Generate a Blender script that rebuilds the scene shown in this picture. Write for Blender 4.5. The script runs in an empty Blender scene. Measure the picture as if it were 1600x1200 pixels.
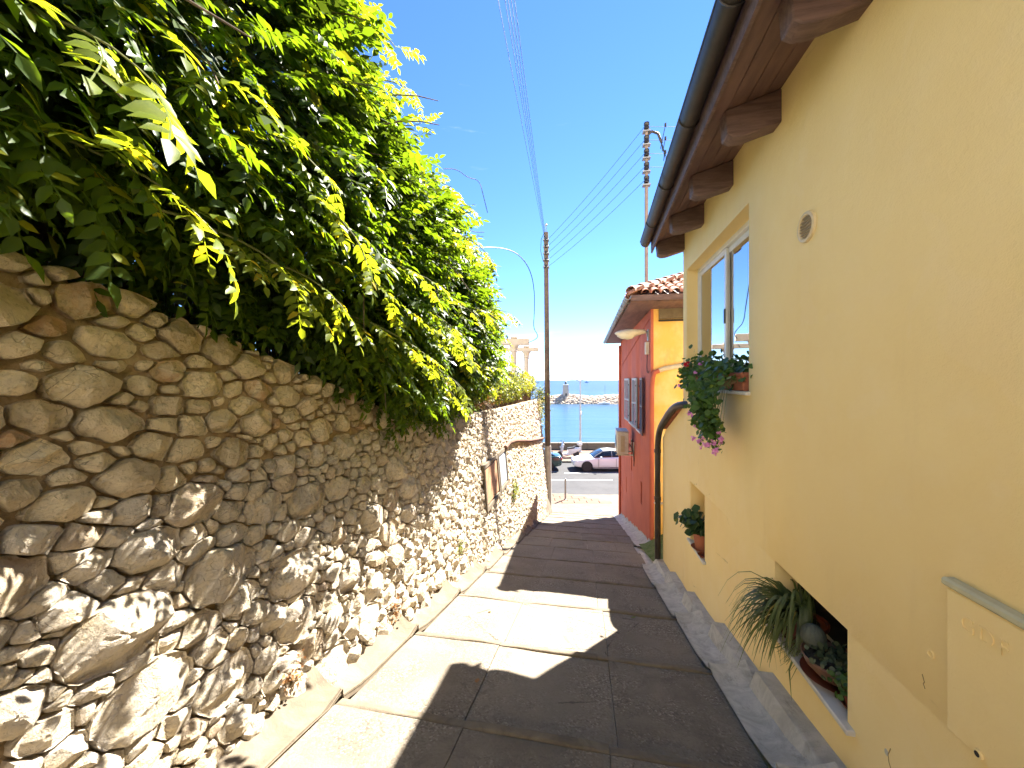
import bpy, bmesh, math, random
import numpy as np
from mathutils import Vector, Matrix, noise

random.seed(7)
RNG = np.random.default_rng(7)
rnd = random.uniform
SC = bpy.context.scene
COL = SC.collection
R = math.radians

# ------------------------------------------------------------------ camera, sky, sun, exposure
# world axes: +Y runs down the alley, +X to its right, Z up; the camera is at the origin
TH = math.atan(115 / 600)
CT, ST = math.cos(TH), math.sin(TH)
cam_d = bpy.data.cameras.new('camera')
cam = bpy.data.objects.new('camera', cam_d)
COL.objects.link(cam)
cam_d.sensor_width = 36
cam_d.lens = 36 * 600 / 1600
cam_d.shift_y = -6 / 1600
cam_d.clip_start = 0.05
cam_d.clip_end = 60000
cam.location = (0, 0, 0)
cam.rotation_euler = (R(90), 0, TH)
SC.camera = cam

SUN = Vector((0.43, 0.71, 1.0)).normalized()      # towards the sun
EL = math.asin(SUN.z)
AZ = math.atan2(SUN.x, SUN.y)
world = bpy.data.worlds.new('World')
SC.world = world
world.use_nodes = True
wt = world.node_tree
wt.nodes.clear()


def wn(t, **k):
    n = wt.nodes.new(t)
    for a, b in k.items():
        setattr(n, a, b)
    return n


wo = wn('ShaderNodeOutputWorld')
bg = wn('ShaderNodeBackground')
bg.inputs['Strength'].default_value = 0.072
sky = wn('ShaderNodeTexSky', sky_type='NISHITA', sun_disc=False)
sky.sun_elevation = EL
sky.sun_rotation = AZ
sky.air_density = 0.65
sky.altitude = 1000
sky.dust_density = 0.0
sky.ozone_density = 3.5
tc = wn('ShaderNodeTexCoord')
sep = wn('ShaderNodeSeparateXYZ')
wt.links.new(tc.outputs['Generated'], sep.inputs[0])
mp = wn('ShaderNodeMapping')
mp.inputs['Scale'].default_value = (1.0, 1.0, 7.0)
wt.links.new(tc.outputs['Generated'], mp.inputs[0])
cn = wn('ShaderNodeTexNoise')
cn.inputs['Scale'].default_value = 3.2
cn.inputs['Detail'].default_value = 8
cn.inputs['Roughness'].default_value = 0.62
wt.links.new(mp.outputs[0], cn.inputs['Vector'])
band = wn('ShaderNodeMapRange', interpolation_type='SMOOTHSTEP')
band.inputs['From Min'].default_value = 0.17
band.inputs['From Max'].default_value = 0.0
wt.links.new(sep.outputs[2], band.inputs['Value'])
addb = wn('ShaderNodeMath', operation='MULTIPLY_ADD')
addb.inputs[1].default_value = 0.36
wt.links.new(band.outputs[0], addb.inputs[0])
wt.links.new(cn.outputs['Fac'], addb.inputs[2])
cm = wn('ShaderNodeMapRange', interpolation_type='SMOOTHSTEP')
cm.inputs['From Min'].default_value = 0.66
cm.inputs['From Max'].default_value = 0.92
cm.inputs['To Max'].default_value = 0.8
wt.links.new(addb.outputs[0], cm.inputs['Value'])
mixc = wn('ShaderNodeMix', data_type='RGBA')
wt.links.new(cm.outputs[0], mixc.inputs['Factor'])
hsv = wn('ShaderNodeHueSaturation')
hsv.inputs['Saturation'].default_value = 1.15
hsv.inputs['Hue'].default_value = 0.504
wt.links.new(sky.outputs[0], hsv.inputs['Color'])
wt.links.new(hsv.outputs[0], mixc.inputs['A'])
mixc.inputs['B'].default_value = (3.6, 3.8, 4.0, 1)
wt.links.new(mixc.outputs['Result'], bg.inputs['Color'])
wt.links.new(bg.outputs[0], wo.inputs['Surface'])

sun_d = bpy.data.lights.new('sun', 'SUN')
sun_d.energy = 4.6
sun_d.angle = R(0.5)
sun_d.color = (1.0, 0.94, 0.85)
sun = bpy.data.objects.new('sun', sun_d)
COL.objects.link(sun)
sun.rotation_euler = SUN.to_track_quat('Z', 'Y').to_euler()

SC.view_settings.view_transform = 'Standard'
SC.view_settings.look = 'None'
SC.view_settings.gamma = 1
SC.view_settings.use_curve_mapping = False
SC.view_settings.exposure = 2.75
SC.render.engine = 'CYCLES'
cy = SC.cycles
cy.use_denoising = True
cy.use_adaptive_sampling = True
cy.adaptive_threshold = 0.015
cy.max_bounces = 8
cy.diffuse_bounces = 5
cy.glossy_bounces = 3
cy.transmission_bounces = 4
cy.transparent_max_bounces = 6
cy.caustics_reflective = False
cy.caustics_refractive = False
cy.sample_clamp_indirect = 6

# ------------------------------------------------------------------ helpers: objects
W = {}


def tag(o, label=None, cat=None, group=None, kind=None):
    if label:
        o['label'] = label
    if cat:
        o['category'] = cat
    if group:
        o['group'] = group
    if kind:
        o['kind'] = kind
    return o


def root(name, loc, rz=0, label=None, cat=None, group=None):
    o = bpy.data.objects.new(name, None)
    COL.objects.link(o)
    o.location = loc
    o.rotation_euler = (0, 0, rz)
    W[o.name] = Matrix.Translation(Vector(loc)) @ Matrix.Rotation(rz, 4, 'Z')
    return tag(o, label, cat, group)


def copy_tree(o, parent=None):
    c = o.copy()
    COL.objects.link(c)
    c.parent = parent
    for ch in list(o.children):
        copy_tree(ch, c)
    return c


def camp(X, Y, z=0.0):
    """a point given across and along the view direction, in world axes"""
    return Vector((X * CT - Y * ST, X * ST + Y * CT, z))


class MB:
    def __init__(self):
        self.v = []
        self.f = []

    def add(self, vs, fs):
        b = len(self.v)
        self.v.extend([tuple(p) for p in vs])
        self.f.extend([tuple(b + i for i in q) for q in fs])

    def box(self, x0, x1, y0, y1, z0, z1, m=None):
        vs = [Vector((x, y, z)) for z in (z0, z1) for y in (y0, y1) for x in (x0, x1)]
        if m:
            vs = [m @ p for p in vs]
        self.add(vs, [(0, 2, 3, 1), (4, 5, 7, 6), (0, 1, 5, 4), (2, 6, 7, 3), (0, 4, 6, 2), (1, 3, 7, 5)])
        return self

    def cbox(self, x0, x1, y0, y1, z0, z1, c=0.01, m=None):
        """box with chamfered edges"""
        bm = bmesh.new()
        bmesh.ops.create_cube(bm, size=1)
        for v in bm.verts:
            v.co = Vector(((x0 + x1) / 2 + v.co.x * (x1 - x0), (y0 + y1) / 2 + v.co.y * (y1 - y0), (z0 + z1) / 2 + v.co.z * (z1 - z0)))
        c = min(c, (x1 - x0) * .45, (y1 - y0) * .45, (z1 - z0) * .45)
        bmesh.ops.bevel(bm, geom=list(bm.edges), offset=c, segments=1, affect='EDGES')
        bm.verts.index_update()
        vs = [(m @ v.co) if m else v.co.copy() for v in bm.verts]
        self.add(vs, [tuple(v.index for v in f.verts) for f in bm.faces])
        bm.free()
        return self

    def tube(self, pts, r, n=8, cap=True):
        pts = [Vector(p) for p in pts]
        m = len(pts)
        rs = r if isinstance(r, (list, tuple)) else [r] * m
        up = Vector((0, 0, 1))
        vs = []
        for i, p in enumerate(pts):
            t = (pts[min(i + 1, m - 1)] - pts[max(i - 1, 0)]).normalized()
            a = t.cross(up)
            if a.length < 1e-3:
                a = t.cross(Vector((1, 0, 0)))
            a.normalize()
            if i and a.dot(pa) < 0:
                a = -a
            pa = a
            b = t.cross(a).normalized()
            for k in range(n):
                q = 2 * math.pi * k / n
                vs.append(p + (a * math.cos(q) + b * math.sin(q)) * rs[i])
        fs = []
        for i in range(m - 1):
            for k in range(n):
                k2 = (k + 1) % n
                fs.append((i * n + k, i * n + k2, (i + 1) * n + k2, (i + 1) * n + k))
        if cap:
            fs.append(tuple(range(n))[::-1])
            fs.append(tuple((m - 1) * n + k for k in range(n)))
        self.add(vs, fs)
        return self

    def stube(self, pts, r, n=6, it=2):
        pts = [Vector(p) for p in pts]
        for _ in range(it):
            q = [pts[0]]
            for a, b in zip(pts[:-1], pts[1:]):
                q += [a.lerp(b, .25), a.lerp(b, .75)]
            pts = q + [pts[-1]]
        return self.tube(pts, r, n)

    def lathe(self, prof, n=16, m=None):
        vs, fs = [], []
        for r, z in prof:
            for k in range(n):
                q = 2 * math.pi * k / n
                p = Vector((r * math.cos(q), r * math.sin(q), z))
                vs.append(m @ p if m else p)
        for i in range(len(prof) - 1):
            for k in range(n):
                k2 = (k + 1) % n
                fs.append((i * n + k, i * n + k2, (i + 1) * n + k2, (i + 1) * n + k))
        fs.append(tuple(range(n))[::-1])
        fs.append(tuple((len(prof) - 1) * n + k for k in range(n)))
        self.add(vs, fs)
        return self

    def prism(self, poly, ext):
        n = len(poly)
        ext = Vector(ext)
        vs = [Vector(p) for p in poly] + [Vector(p) + ext for p in poly]
        fs = [tuple(range(n))[::-1], tuple(n + i for i in range(n))]
        fs += [(i, (i + 1) % n, n + (i + 1) % n, n + i) for i in range(n)]
        self.add(vs, fs)
        return self

    def loft(self, secs, closed=True, cap=True):
        n = len(secs[0])
        vs = [p for s in secs for p in s]
        fs = []
        for i in range(len(secs) - 1):
            for k in range(n if closed else n - 1):
                k2 = (k + 1) % n
                fs.append((i * n + k, i * n + k2, (i + 1) * n + k2, (i + 1) * n + k))
        if cap:
            fs.append(tuple(range(n))[::-1])
            fs.append(tuple((len(secs) - 1) * n + k for k in range(n)))
        self.add(vs, fs)
        return self

    def grid(self, fn, us, vs_):
        vs = [fn(u, v) for u in us for v in vs_]
        n = len(vs_)
        fs = [(i * n + j, (i + 1) * n + j, (i + 1) * n + j + 1, i * n + j + 1) for i in range(len(us) - 1) for j in range(n - 1)]
        self.add(vs, fs)
        return self

    def build(self, name, mat, parent=None, smooth=35, local=False, fix=True, kind=None):
        return build(name, self.v, self.f, mat, parent, smooth, local, fix, kind)


def build(name, v, f, mat, parent=None, smooth=35, local=False, fix=True, kind=None):
    me = bpy.data.meshes.new(name)
    if parent is not None and not local:
        mi = W[parent.name].inverted()
        v = [mi @ Vector(p) for p in v]
    me.from_pydata([tuple(p) for p in v], [], f)
    if fix:
        bm = bmesh.new()
        bm.from_mesh(me)
        bmesh.ops.recalc_face_normals(bm, faces=bm.faces)
        bm.to_mesh(me)
        bm.free()
    if smooth:
        me.polygons.foreach_set('use_smooth', [True] * len(me.polygons))
        me.set_sharp_from_angle(angle=R(smooth))
    me.materials.append(mat)
    o = bpy.data.objects.new(name, me)
    COL.objects.link(o)
    if parent is not None:
        o.parent = parent
        W[o.name] = W[parent.name]
    else:
        W[o.name] = Matrix.Identity(4)
    if kind:
        o['kind'] = kind
    return o


def np_mesh(name, verts, quads, mat, parent=None, smooth=False, kind=None, tint=None):
    """fast mesh from numpy arrays; quads (n,4) or (n,3)"""
    me = bpy.data.meshes.new(name)
    if parent is not None:
        mi = np.array(W[parent.name].inverted())
        verts = verts @ mi[:3, :3].T + mi[:3, 3]
    nv, (nf, k) = len(verts), quads.shape
    me.vertices.add(nv)
    me.vertices.foreach_set('co', verts.astype(np.float32).ravel())
    me.loops.add(nf * k)
    me.loops.foreach_set('vertex_index', quads.astype(np.int32).ravel())
    me.polygons.add(nf)
    me.polygons.foreach_set('loop_start', np.arange(0, nf * k, k, dtype=np.int32))
    me.update(calc_edges=True)
    me.validate()
    if smooth:
        me.polygons.foreach_set('use_smooth', [True] * nf)
    if tint is not None:
        at = me.color_attributes.new('tint', 'FLOAT_COLOR', 'POINT')
        at.data.foreach_set('color', tint.astype(np.float32).ravel())
    me.materials.append(mat)
    o = bpy.data.objects.new(name, me)
    COL.objects.link(o)
    if parent is not None:
        o.parent = parent
        W[o.name] = W[parent.name]
    if kind:
        o['kind'] = kind
    return o


# ------------------------------------------------------------------ helpers: materials
class NT:
    def __init__(self, name):
        self.m = bpy.data.materials.new(name)
        self.m.use_nodes = True
        self.t = self.m.node_tree
        self.t.nodes.clear()
        self.out = self.n('ShaderNodeOutputMaterial')
        self.co = self.n('ShaderNodeTexCoord').outputs['Object']

    def n(self, typ, **k):
        n = self.t.nodes.new(typ)
        for a, b in k.items():
            setattr(n, a, b)
        return n

    def l(self, a, b):
        self.t.links.new(a, b)

    def noise(self, scale, detail=6, rough=.6, vec=None, stretch=None, dist=0):
        n = self.n('ShaderNodeTexNoise')
        n.inputs['Scale'].default_value = scale
        n.inputs['Detail'].default_value = detail
        n.inputs['Roughness'].default_value = rough
        n.inputs['Distortion'].default_value = dist
        v = vec or self.co
        if stretch:
            mp = self.n('ShaderNodeMapping')
            mp.inputs['Scale'].default_value = stretch
            self.l(v, mp.inputs[0])
            v = mp.outputs[0]
        self.l(v, n.inputs['Vector'])
        return n.outputs['Fac']

    def voro(self, scale, feature='F1', out='Distance', stretch=None, rnd_=1.0):
        n = self.n('ShaderNodeTexVoronoi', feature=feature)
        n.inputs['Scale'].default_value = scale
        n.inputs['Randomness'].default_value = rnd_
        v = self.co
        if stretch:
            mp = self.n('ShaderNodeMapping')
            mp.inputs['Scale'].default_value = stretch
            self.l(v, mp.inputs[0])
            v = mp.outputs[0]
        self.l(v, n.inputs['Vector'])
        return n.outputs[out]

    def rng(self, val, a, b, c=0., d=1., smooth=True):
        n = self.n('ShaderNodeMapRange')
        if smooth:
            n.interpolation_type = 'SMOOTHSTEP'
        for k, x in zip(('From Min', 'From Max', 'To Min', 'To Max'), (a, b, c, d)):
            n.inputs[k].default_value = x
        self.l(val, n.inputs['Value'])
        return n.outputs[0]

    def mix(self, fac, a, b, blend='MIX'):
        n = self.n('ShaderNodeMix', data_type='RGBA', blend_type=blend)
        for s, x in (('Factor', fac), ('A', a), ('B', b)):
            if isinstance(x, (int, float)):
                n.inputs[s].default_value = x
            elif isinstance(x, tuple):
                n.inputs[s].default_value = (*x, 1) if len(x) == 3 else x
            else:
                self.l(x, n.inputs[s])
        return n.outputs['Result']

    def math(self, op, a, b):
        n = self.n('ShaderNodeMath', operation=op)
        for i, x in enumerate((a, b)):
            if isinstance(x, (int, float)):
                n.inputs[i].default_value = x
            else:
                self.l(x, n.inputs[i])
        return n.outputs[0]

    def bump(self, h, strength=.5, dist=.01, prev=None):
        n = self.n('ShaderNodeBump')
        n.inputs['Strength'].default_value = strength
        n.inputs['Distance'].default_value = dist
        self.l(h, n.inputs['Height'])
        if prev:
            self.l(prev, n.inputs['Normal'])
        return n.outputs[0]

    def prin(self, col, rough=.8, normal=None, metal=0, spec=.5, ior=None, coat=0):
        p = self.n('ShaderNodeBsdfPrincipled')
        if isinstance(col, tuple):
            p.inputs['Base Color'].default_value = (*col, 1)
        else:
            self.l(col, p.inputs['Base Color'])
        if isinstance(rough, (int, float)):
            p.inputs['Roughness'].default_value = rough
        else:
            self.l(rough, p.inputs['Roughness'])
        p.inputs['Metallic'].default_value = metal
        p.inputs['Specular IOR Level'].default_value = spec
        p.inputs['Coat Weight'].default_value = coat
        if ior:
            p.inputs['IOR'].default_value = ior
        if normal:
            self.l(normal, p.inputs['Normal'])
        self.l(p.outputs[0], self.out.inputs['Surface'])
        return p


def pm(name, c1, c2=None, rough=.75, scale=6, bump=.3, bscale=60, dist=.004, metal=0, spec=.4, coat=0):
    """plain procedural material: two-tone mottling plus fine relief"""
    t = NT(name)
    c2 = c2 or tuple(x * .78 for x in c1)
    f = t.rng(t.noise(scale, 7, .65), .32, .7)
    col = t.mix(f, c1, c2)
    nb = t.bump(t.noise(bscale, 5, .6), bump, dist) if bump else None
    t.prin(col, rough, nb, metal, spec, coat=coat)
    return t.m


# plaster of the yellow house
t = NT('yellow_plaster')
big = t.noise(.9, 5, .6)
mid = t.noise(5, 6, .6)
col = t.mix(t.rng(big, .35, .7), (.91, .715, .345), (.88, .67, .305))
col = t.mix(t.math('MULTIPLY', t.rng(mid, .45, .75), .35), col, (.91, .73, .40))
sp = t.n('ShaderNodeSeparateXYZ')
t.l(t.co, sp.inputs[0])
# rising damp: pale green-yellow stain above the sloping path
damp = t.math('MULTIPLY_ADD', sp.outputs[1], .255)
t.t.nodes[-1].inputs[2].default_value = 1.5
damp2 = t.math('ADD', damp, sp.outputs[2])
damp3 = t.math('ADD', damp2, t.rng(t.noise(3, 6, .6), .2, .8, -.28, .28))
col = t.mix(t.math('MULTIPLY', t.rng(damp3, .75, .0), .6), col, (.74, .64, .30))
# thin run-off streaks and grime
stre = t.rng(t.noise(6, 5, .6, stretch=(1, 1, .12)), .56, .78)
col = t.mix(t.math('MULTIPLY', stre, .14), col, (.70, .52, .27))
crk = t.rng(t.math('ADD', t.voro(1.1, 'DISTANCE_TO_EDGE'), t.math('MULTIPLY', t.noise(7, 5, .7), .05)), .026, .0225)
crk = t.math('MULTIPLY', crk, t.rng(t.noise(.8, 2), .56, .66))
col = t.mix(t.math('MULTIPLY', crk, .45), col, (.34, .24, .12))
spl = t.rng(t.math('ADD', damp2, t.rng(t.noise(14, 7, .75), .3, .7, -.22, .22)), .30, .12)
col = t.mix(t.math('MULTIPLY', spl, .35), col, (.56, .49, .28))
pt = t.rng(t.noise(1.7, 3, .5, dist=.8), .60, .62)
col = t.mix(t.math('MULTIPLY', pt, .12), col, (.92, .74, .46))
nb = t.bump(t.noise(140, 4, .7), .45, .004)
nb = t.bump(t.noise(34, 6, .6, dist=.6), .35, .006, nb)
nb = t.bump(t.noise(5, 5, .55), .4, .016, nb)
nb = t.bump(crk, .6, -.004, nb)
t.prin(col, .88, nb, spec=.25)
YELLOW = t.m

# aged ochre plaster and red plaster of the second house
t = NT('ochre_plaster')
col = t.mix(t.rng(t.noise(1.6, 7, .65), .36, .66), (.82, .50, .14), (.82, .60, .28))
col = t.mix(t.math('MULTIPLY', t.rng(t.noise(7, 6, .7, stretch=(1, 1, .3)), .5, .75), .5), col, (.45, .30, .12))
t.prin(col, .9, t.bump(t.noise(60, 5, .7), .5, .006), spec=.2)
OCHRE = t.m
t = NT('red_plaster')
col = t.mix(t.rng(t.noise(1.2, 6, .6), .38, .68), (.48, .135, .085), (.42, .115, .075))
col = t.mix(t.math('MULTIPLY', t.rng(t.noise(6, 6, .7, stretch=(1, 1, .25)), .52, .76), .45), col, (.28, .085, .065))
t.prin(col, .88, t.bump(t.noise(80, 5, .7), .5, .004), spec=.25)
RED = t.m

# limestone of the retaining wall: tint comes stone by stone
t = NT('limestone')
at = t.n('ShaderNodeAttribute', attribute_name='tint')
n1 = t.noise(9, 8, .7, dist=.4)
n2 = t.noise(42, 6, .72)
col = t.mix(t.rng(n1, .36, .68), at.outputs['Color'], (.70, .585, .40))
col = t.mix(t.math('MULTIPLY', t.rng(n2, .50, .72), .6), col, (.22, .17, .115))
vein = t.rng(t.math('ADD', t.voro(13, 'DISTANCE_TO_EDGE', stretch=(1, 1, 1.7)), t.math('MULTIPLY', n2, .07)), .05, .036)
vein = t.math('MULTIPLY', vein, t.rng(t.noise(3.5, 3), .45, .6))
col = t.mix(t.math('MULTIPLY', vein, .75), col, (.13, .10, .07))
white = t.rng(t.noise(16, 6, .7, dist=.6), .60, .70)
col = t.mix(t.math('MULTIPLY', white, .5), col, (.72, .67, .58))
h = t.math('ADD', t.math('MULTIPLY', n1, 1.0), t.math('MULTIPLY', n2, .42))
nb = t.bump(h, 1.0, .06)
nb = t.bump(t.voro(34, 'F1'), .5, .012, nb)
nb = t.bump(vein, .8, -.008, nb)
nb = t.bump(t.noise(150, 4, .7), .45, .004, nb)
t.prin(col, .92, nb, spec=.2)
STONE = t.m

t = NT('wall_mortar')
sp = t.n('ShaderNodeSeparateXYZ')
t.l(t.co, sp.inputs[0])
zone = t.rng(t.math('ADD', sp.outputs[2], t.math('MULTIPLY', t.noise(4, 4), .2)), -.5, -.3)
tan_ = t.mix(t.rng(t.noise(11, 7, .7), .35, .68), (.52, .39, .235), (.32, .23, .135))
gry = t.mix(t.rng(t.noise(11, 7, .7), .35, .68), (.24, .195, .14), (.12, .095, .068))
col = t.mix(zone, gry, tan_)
nb = t.bump(t.noise(22, 8, .75), 1.0, .03)
t.prin(col, .95, nb, spec=.1)
MORTAR = t.m

# exposed aggregate slabs
t = NT('aggregate_slab')
oi = t.n('ShaderNodeObjectInfo')
base = t.mix(t.rng(t.noise(1.6, 7, .65, dist=.5), .3, .7), (.22, .185, .14), (.135, .112, .083))
base = t.mix(t.math('MULTIPLY', oi.outputs['Random'], .6), base, (.225, .193, .15))
vc = t.n('ShaderNodeTexVoronoi')
vc.inputs['Scale'].default_value = 85
t.l(t.co, vc.inputs['Vector'])
hs = t.n('ShaderNodeSeparateColor')
t.l(vc.outputs['Color'], hs.inputs[0])
worn = t.rng(t.noise(2.1, 5, .6), .38, .66)            # where the cement skin has worn off the pebbles
base = t.mix(t.math('MULTIPLY', t.rng(hs.outputs[0], .45, .95), t.math('MULTIPLY_ADD', worn, .5)), base, (.065, .052, .042))
base = t.mix(t.math('MULTIPLY', t.rng(hs.outputs[1], .74, .98), t.math('MULTIPLY', worn, .6)), base, (.42, .37, .30))
for n_ in t.t.nodes:
    if n_.type == 'MATH' and n_.operation == 'MULTIPLY_ADD':
        n_.inputs[2].default_value = .12
dirt = t.rng(t.noise(2.3, 9, .78, dist=.9), .53, .70)
base = t.mix(t.math('MULTIPLY', dirt, .55), base, (.09, .075, .06))
drip = t.rng(t.noise(4.5, 7, .7, stretch=(1.6, .3, 1)), .58, .70)
base = t.mix(t.math('MULTIPLY', drip, .4), base, (.075, .062, .05))
ck = t.rng(t.math('ADD', t.voro(.9, 'DISTANCE_TO_EDGE'), t.math('MULTIPLY', t.noise(9, 6, .75), .06)), .0345, .030)
ck = t.math('MULTIPLY', ck, t.rng(t.noise(.9, 2), .48, .56))
base = t.mix(t.math('MULTIPLY', ck, .7), base, (.06, .05, .04))
nb = t.bump(vc.outputs['Distance'], .4, -.005)
nb = t.bump(t.noise(12, 7, .7), .5, .014, nb)
nb = t.bump(ck, .8, -.01, nb)
t.prin(base, .9, nb, spec=.25)
SLAB = t.m

t = NT('weathered_concrete')
f = t.rng(t.noise(4, 8, .7, dist=.6), .33, .68)
col = t.mix(f, (.195, .16, .113), (.125, .10, .072))
col = t.mix(t.math('MULTIPLY', t.rng(t.noise(28, 6, .7), .52, .74), .55), col, (.17, .145, .11))
nb = t.bump(t.noise(7, 7, .7, dist=.8), .6, .02)
nb = t.bump(t.noise(90, 4, .7), .4, .003, nb)
t.prin(col, .9, nb, spec=.25)
CONC = t.m
t = NT('grey_cement')
f = t.rng(t.noise(5, 8, .7, dist=1.2), .33, .68)
col = t.mix(f, (.54, .52, .465), (.37, .355, .315))
col = t.mix(t.math('MULTIPLY', t.rng(t.noise(10, 8, .75, stretch=(1, .35, 1)), .52, .7), .6), col, (.20, .185, .16))
nb = t.bump(t.noise(8, 7, .7, dist=1.2), .7, .02)
t.prin(col, .85, nb, spec=.3)
CEM = t.m
t = NT('mossy_cement')
f = t.rng(t.noise(6, 7, .7), .3, .6)
col = t.mix(f, (.05, .10, .02), (.12, .15, .06))
t.prin(col, .95, t.bump(t.noise(60, 6, .75), .9, .01), spec=.1)
MOSS = t.m

t = NT('asphalt')
f = t.rng(t.noise(.8, 7, .7), .35, .68)
col = t.mix(f, (.06, .06, .062), (.045, .045, .047))
col = t.mix(t.math('MULTIPLY', t.rng(t.noise(1.2, 5, .6, stretch=(.15, 2, 1)), .52, .7), .35), col, (.065, .065, .065))
t.prin(col, .85, t.bump(t.noise(90, 4, .7), .4, .005), spec=.3)
ASPH = t.m
PINK = pm('pink_paver', (.175, .108, .072), (.14, .087, .058), .85, 3, .3, 50)
PALE = pm('pale_concrete', (.155, .135, .105), (.12, .105, .08), .88, 3, .4, 40)
WPAINT = pm('road_paint', (.6, .6, .58), (.4, .4, .38), .7, 6, .2, 60)

t = NT('stained_timber')
gr_ = t.noise(9, 7, .7, stretch=(.35, 3, 3), dist=.5)
col = t.mix(t.rng(gr_, .35, .66), (.19, .12, .105), (.105, .065, .06))
col = t.mix(t.math('MULTIPLY', t.rng(t.noise(5, 6, .7), .56, .7), .5), col, (.12, .07, .05))
t.prin(col, .62, t.bump(gr_, .6, .008), spec=.35)
WOODBR = t.m
t = NT('soffit_timber')
f = t.rng(t.noise(7, 6, .65, stretch=(1.2, .25, 1)), .33, .68)
t.prin(t.mix(f, (.20, .12, .105), (.12, .07, .065)), .6, t.bump(t.noise(20, 6, .7, stretch=(2, .2, 1)), .5, .004), spec=.35)
SOFFIT = t.m
GUTTER = pm('dark_gutter', (.035, .028, .025), (.055, .045, .038), .5, 8, .25, 50, .003, metal=.35, spec=.5)
WHITEF = pm('white_frame', (.74, .74, .71), (.66, .66, .62), .35, 5, .08, 40, .001, spec=.5)
MARBLE = pm('white_marble', (.68, .66, .61), (.52, .49, .44), .45, 4, .2, 30)
TERRA = pm('terracotta', (.36, .125, .065), (.28, .10, .06), .8, 9, .4, 70)
TERRA2 = pm('glazed_terracotta', (.20, .045, .025), (.13, .035, .02), .4, 9, .2, 50)
SOIL = pm('soil', (.06, .045, .03), (.03, .022, .016), .95, 40, 1, 60, .01)
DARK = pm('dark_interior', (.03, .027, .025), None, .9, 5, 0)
BLACKM = pm('black_rubber', (.02, .02, .02), (.03, .03, .03), .6, 12, .2, 80)
METAL = pm('grey_metal', (.32, .33, .34), (.24, .25, .26), .45, 6, .15, 60, .002, metal=.6)
GALV = pm('galvanised_metal', (.50, .50, .50), (.38, .38, .38), .5, 8, .15, 60, .002, metal=.5)
IVORY = pm('ivory_casing', (.62, .57, .45), (.50, .45, .35), .55, 7, .15, 50)
WINDGLASS = None
t = NT('window_glass')
p = t.prin((.010, .014, .018), .015, t.bump(t.noise(1.3, 2), .06, .01), spec=1.0, ior=3.2)
WINDGLASS = t.m
t = NT('car_glass')
t.prin((.01, .012, .014), .05, None, spec=.6, ior=1.6)
CARGLASS = t.m
CURTAIN = pm('curtain', (.50, .45, .36), (.38, .33, .26), .9, 9, .3, 20)


def leaf_mat(name, c1, c2, trans=.5, gloss=.3, tcol=None, scale=2.5):
    """thin leaf: reflects on one side and lets sunlight glow through on the other"""
    t = NT(name)
    geo = t.n('ShaderNodeNewGeometry')
    f = t.rng(t.noise(scale, 3, .6), .3, .7)
    col = t.mix(f, c1, c2)
    col = t.mix(t.math('MULTIPLY', geo.outputs['Random Per Island'], .55), col, tuple(x * 1.5 for x in c2))
    yl = t.rng(geo.outputs['Random Per Island'], .955, .965)
    col = t.mix(yl, col, (c2[0] * 2.6, c2[1] * 1.7, c2[2] * 1.2))
    d = t.n('ShaderNodeBsdfPrincipled')
    t.l(col, d.inputs['Base Color'])
    d.inputs['Roughness'].default_value = .42
    d.inputs['Specular IOR Level'].default_value = gloss
    tr = t.n('ShaderNodeBsdfTranslucent')
    tc_ = t.mix(1.0, col, tcol or (1.9, 1.55, .35), 'MULTIPLY')
    t.t.nodes[-1].clamp_result = False
    t.l(tc_, tr.inputs['Color'])
    ms = t.n('ShaderNodeMixShader')
    ms.inputs[0].default_value = trans
    t.l(d.outputs[0], ms.inputs[1])
    t.l(tr.outputs[0], ms.inputs[2])
    t.l(ms.outputs[0], t.out.inputs['Surface'])
    return t.m


LEAF = leaf_mat('wisteria_leaf', (.027, .052, .009), (.042, .074, .012), .42, .22, (5.4, 4.7, .7))
LITLEAF = leaf_mat('sunlit_wisteria_leaf', (.085, .125, .016), (.125, .165, .022), .5, .25, (3.4, 2.9, .7))  # lighter copy of the leaf for the sprays, sunlight put into its colour
LEAFD = leaf_mat('wisteria_shade_leaf', (.03, .052, .012), (.042, .07, .015), .3, .35, (2.4, 2.1, .5))
IVYL = leaf_mat('hedge_leaf', (.075, .105, .03), (.12, .145, .04), .42, .3, (2.2, 1.9, .5))
DRYL = leaf_mat('dry_leaf', (.16, .07, .03), (.22, .12, .05), .3, .1, (1.5, 1.2, .8))
GERL = leaf_mat('geranium_leaf', (.045, .095, .03), (.065, .13, .04), .35, .3, (2., 1.8, .5), 9)
STRAPL = leaf_mat('strap_leaf', (.055, .08, .03), (.13, .16, .06), .35, .4, (1.8, 1.7, .6), 9)
PINKF = leaf_mat('pink_petal', (.60, .20, .50), (.70, .35, .62), .4, .1, (1.2, 1.1, 1.2))
REDF = leaf_mat('red_petal', (.6, .03, .04), (.5, .02, .03), .4, .1, (1.2, 1, 1))
BARK = pm('vine_bark', (.17, .125, .08), (.09, .065, .045), .9, 14, .7, 50, .006)
STEMG = pm('green_stem', (.16, .17, .05), (.12, .13, .04), .7, 9, .2, 40)

# ------------------------------------------------------------------ the lie of the land
ZR = -5.85                                         # level of the street at the foot of the alley
SEA = -9.0
SEND = 17.05


def PZ(s):
    return max(-1.5 - .255 * s, ZR)


STEPS = [-6.1, -4.9, -3.7, -2.5, -1.3, -.1, 1.1, 2.26, 3.40, 4.62, 5.88, 7.18, 8.5, 9.8, 11.1, 12.4, 13.7, 15.0, 16.1, SEND]
RISE = .05


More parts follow.
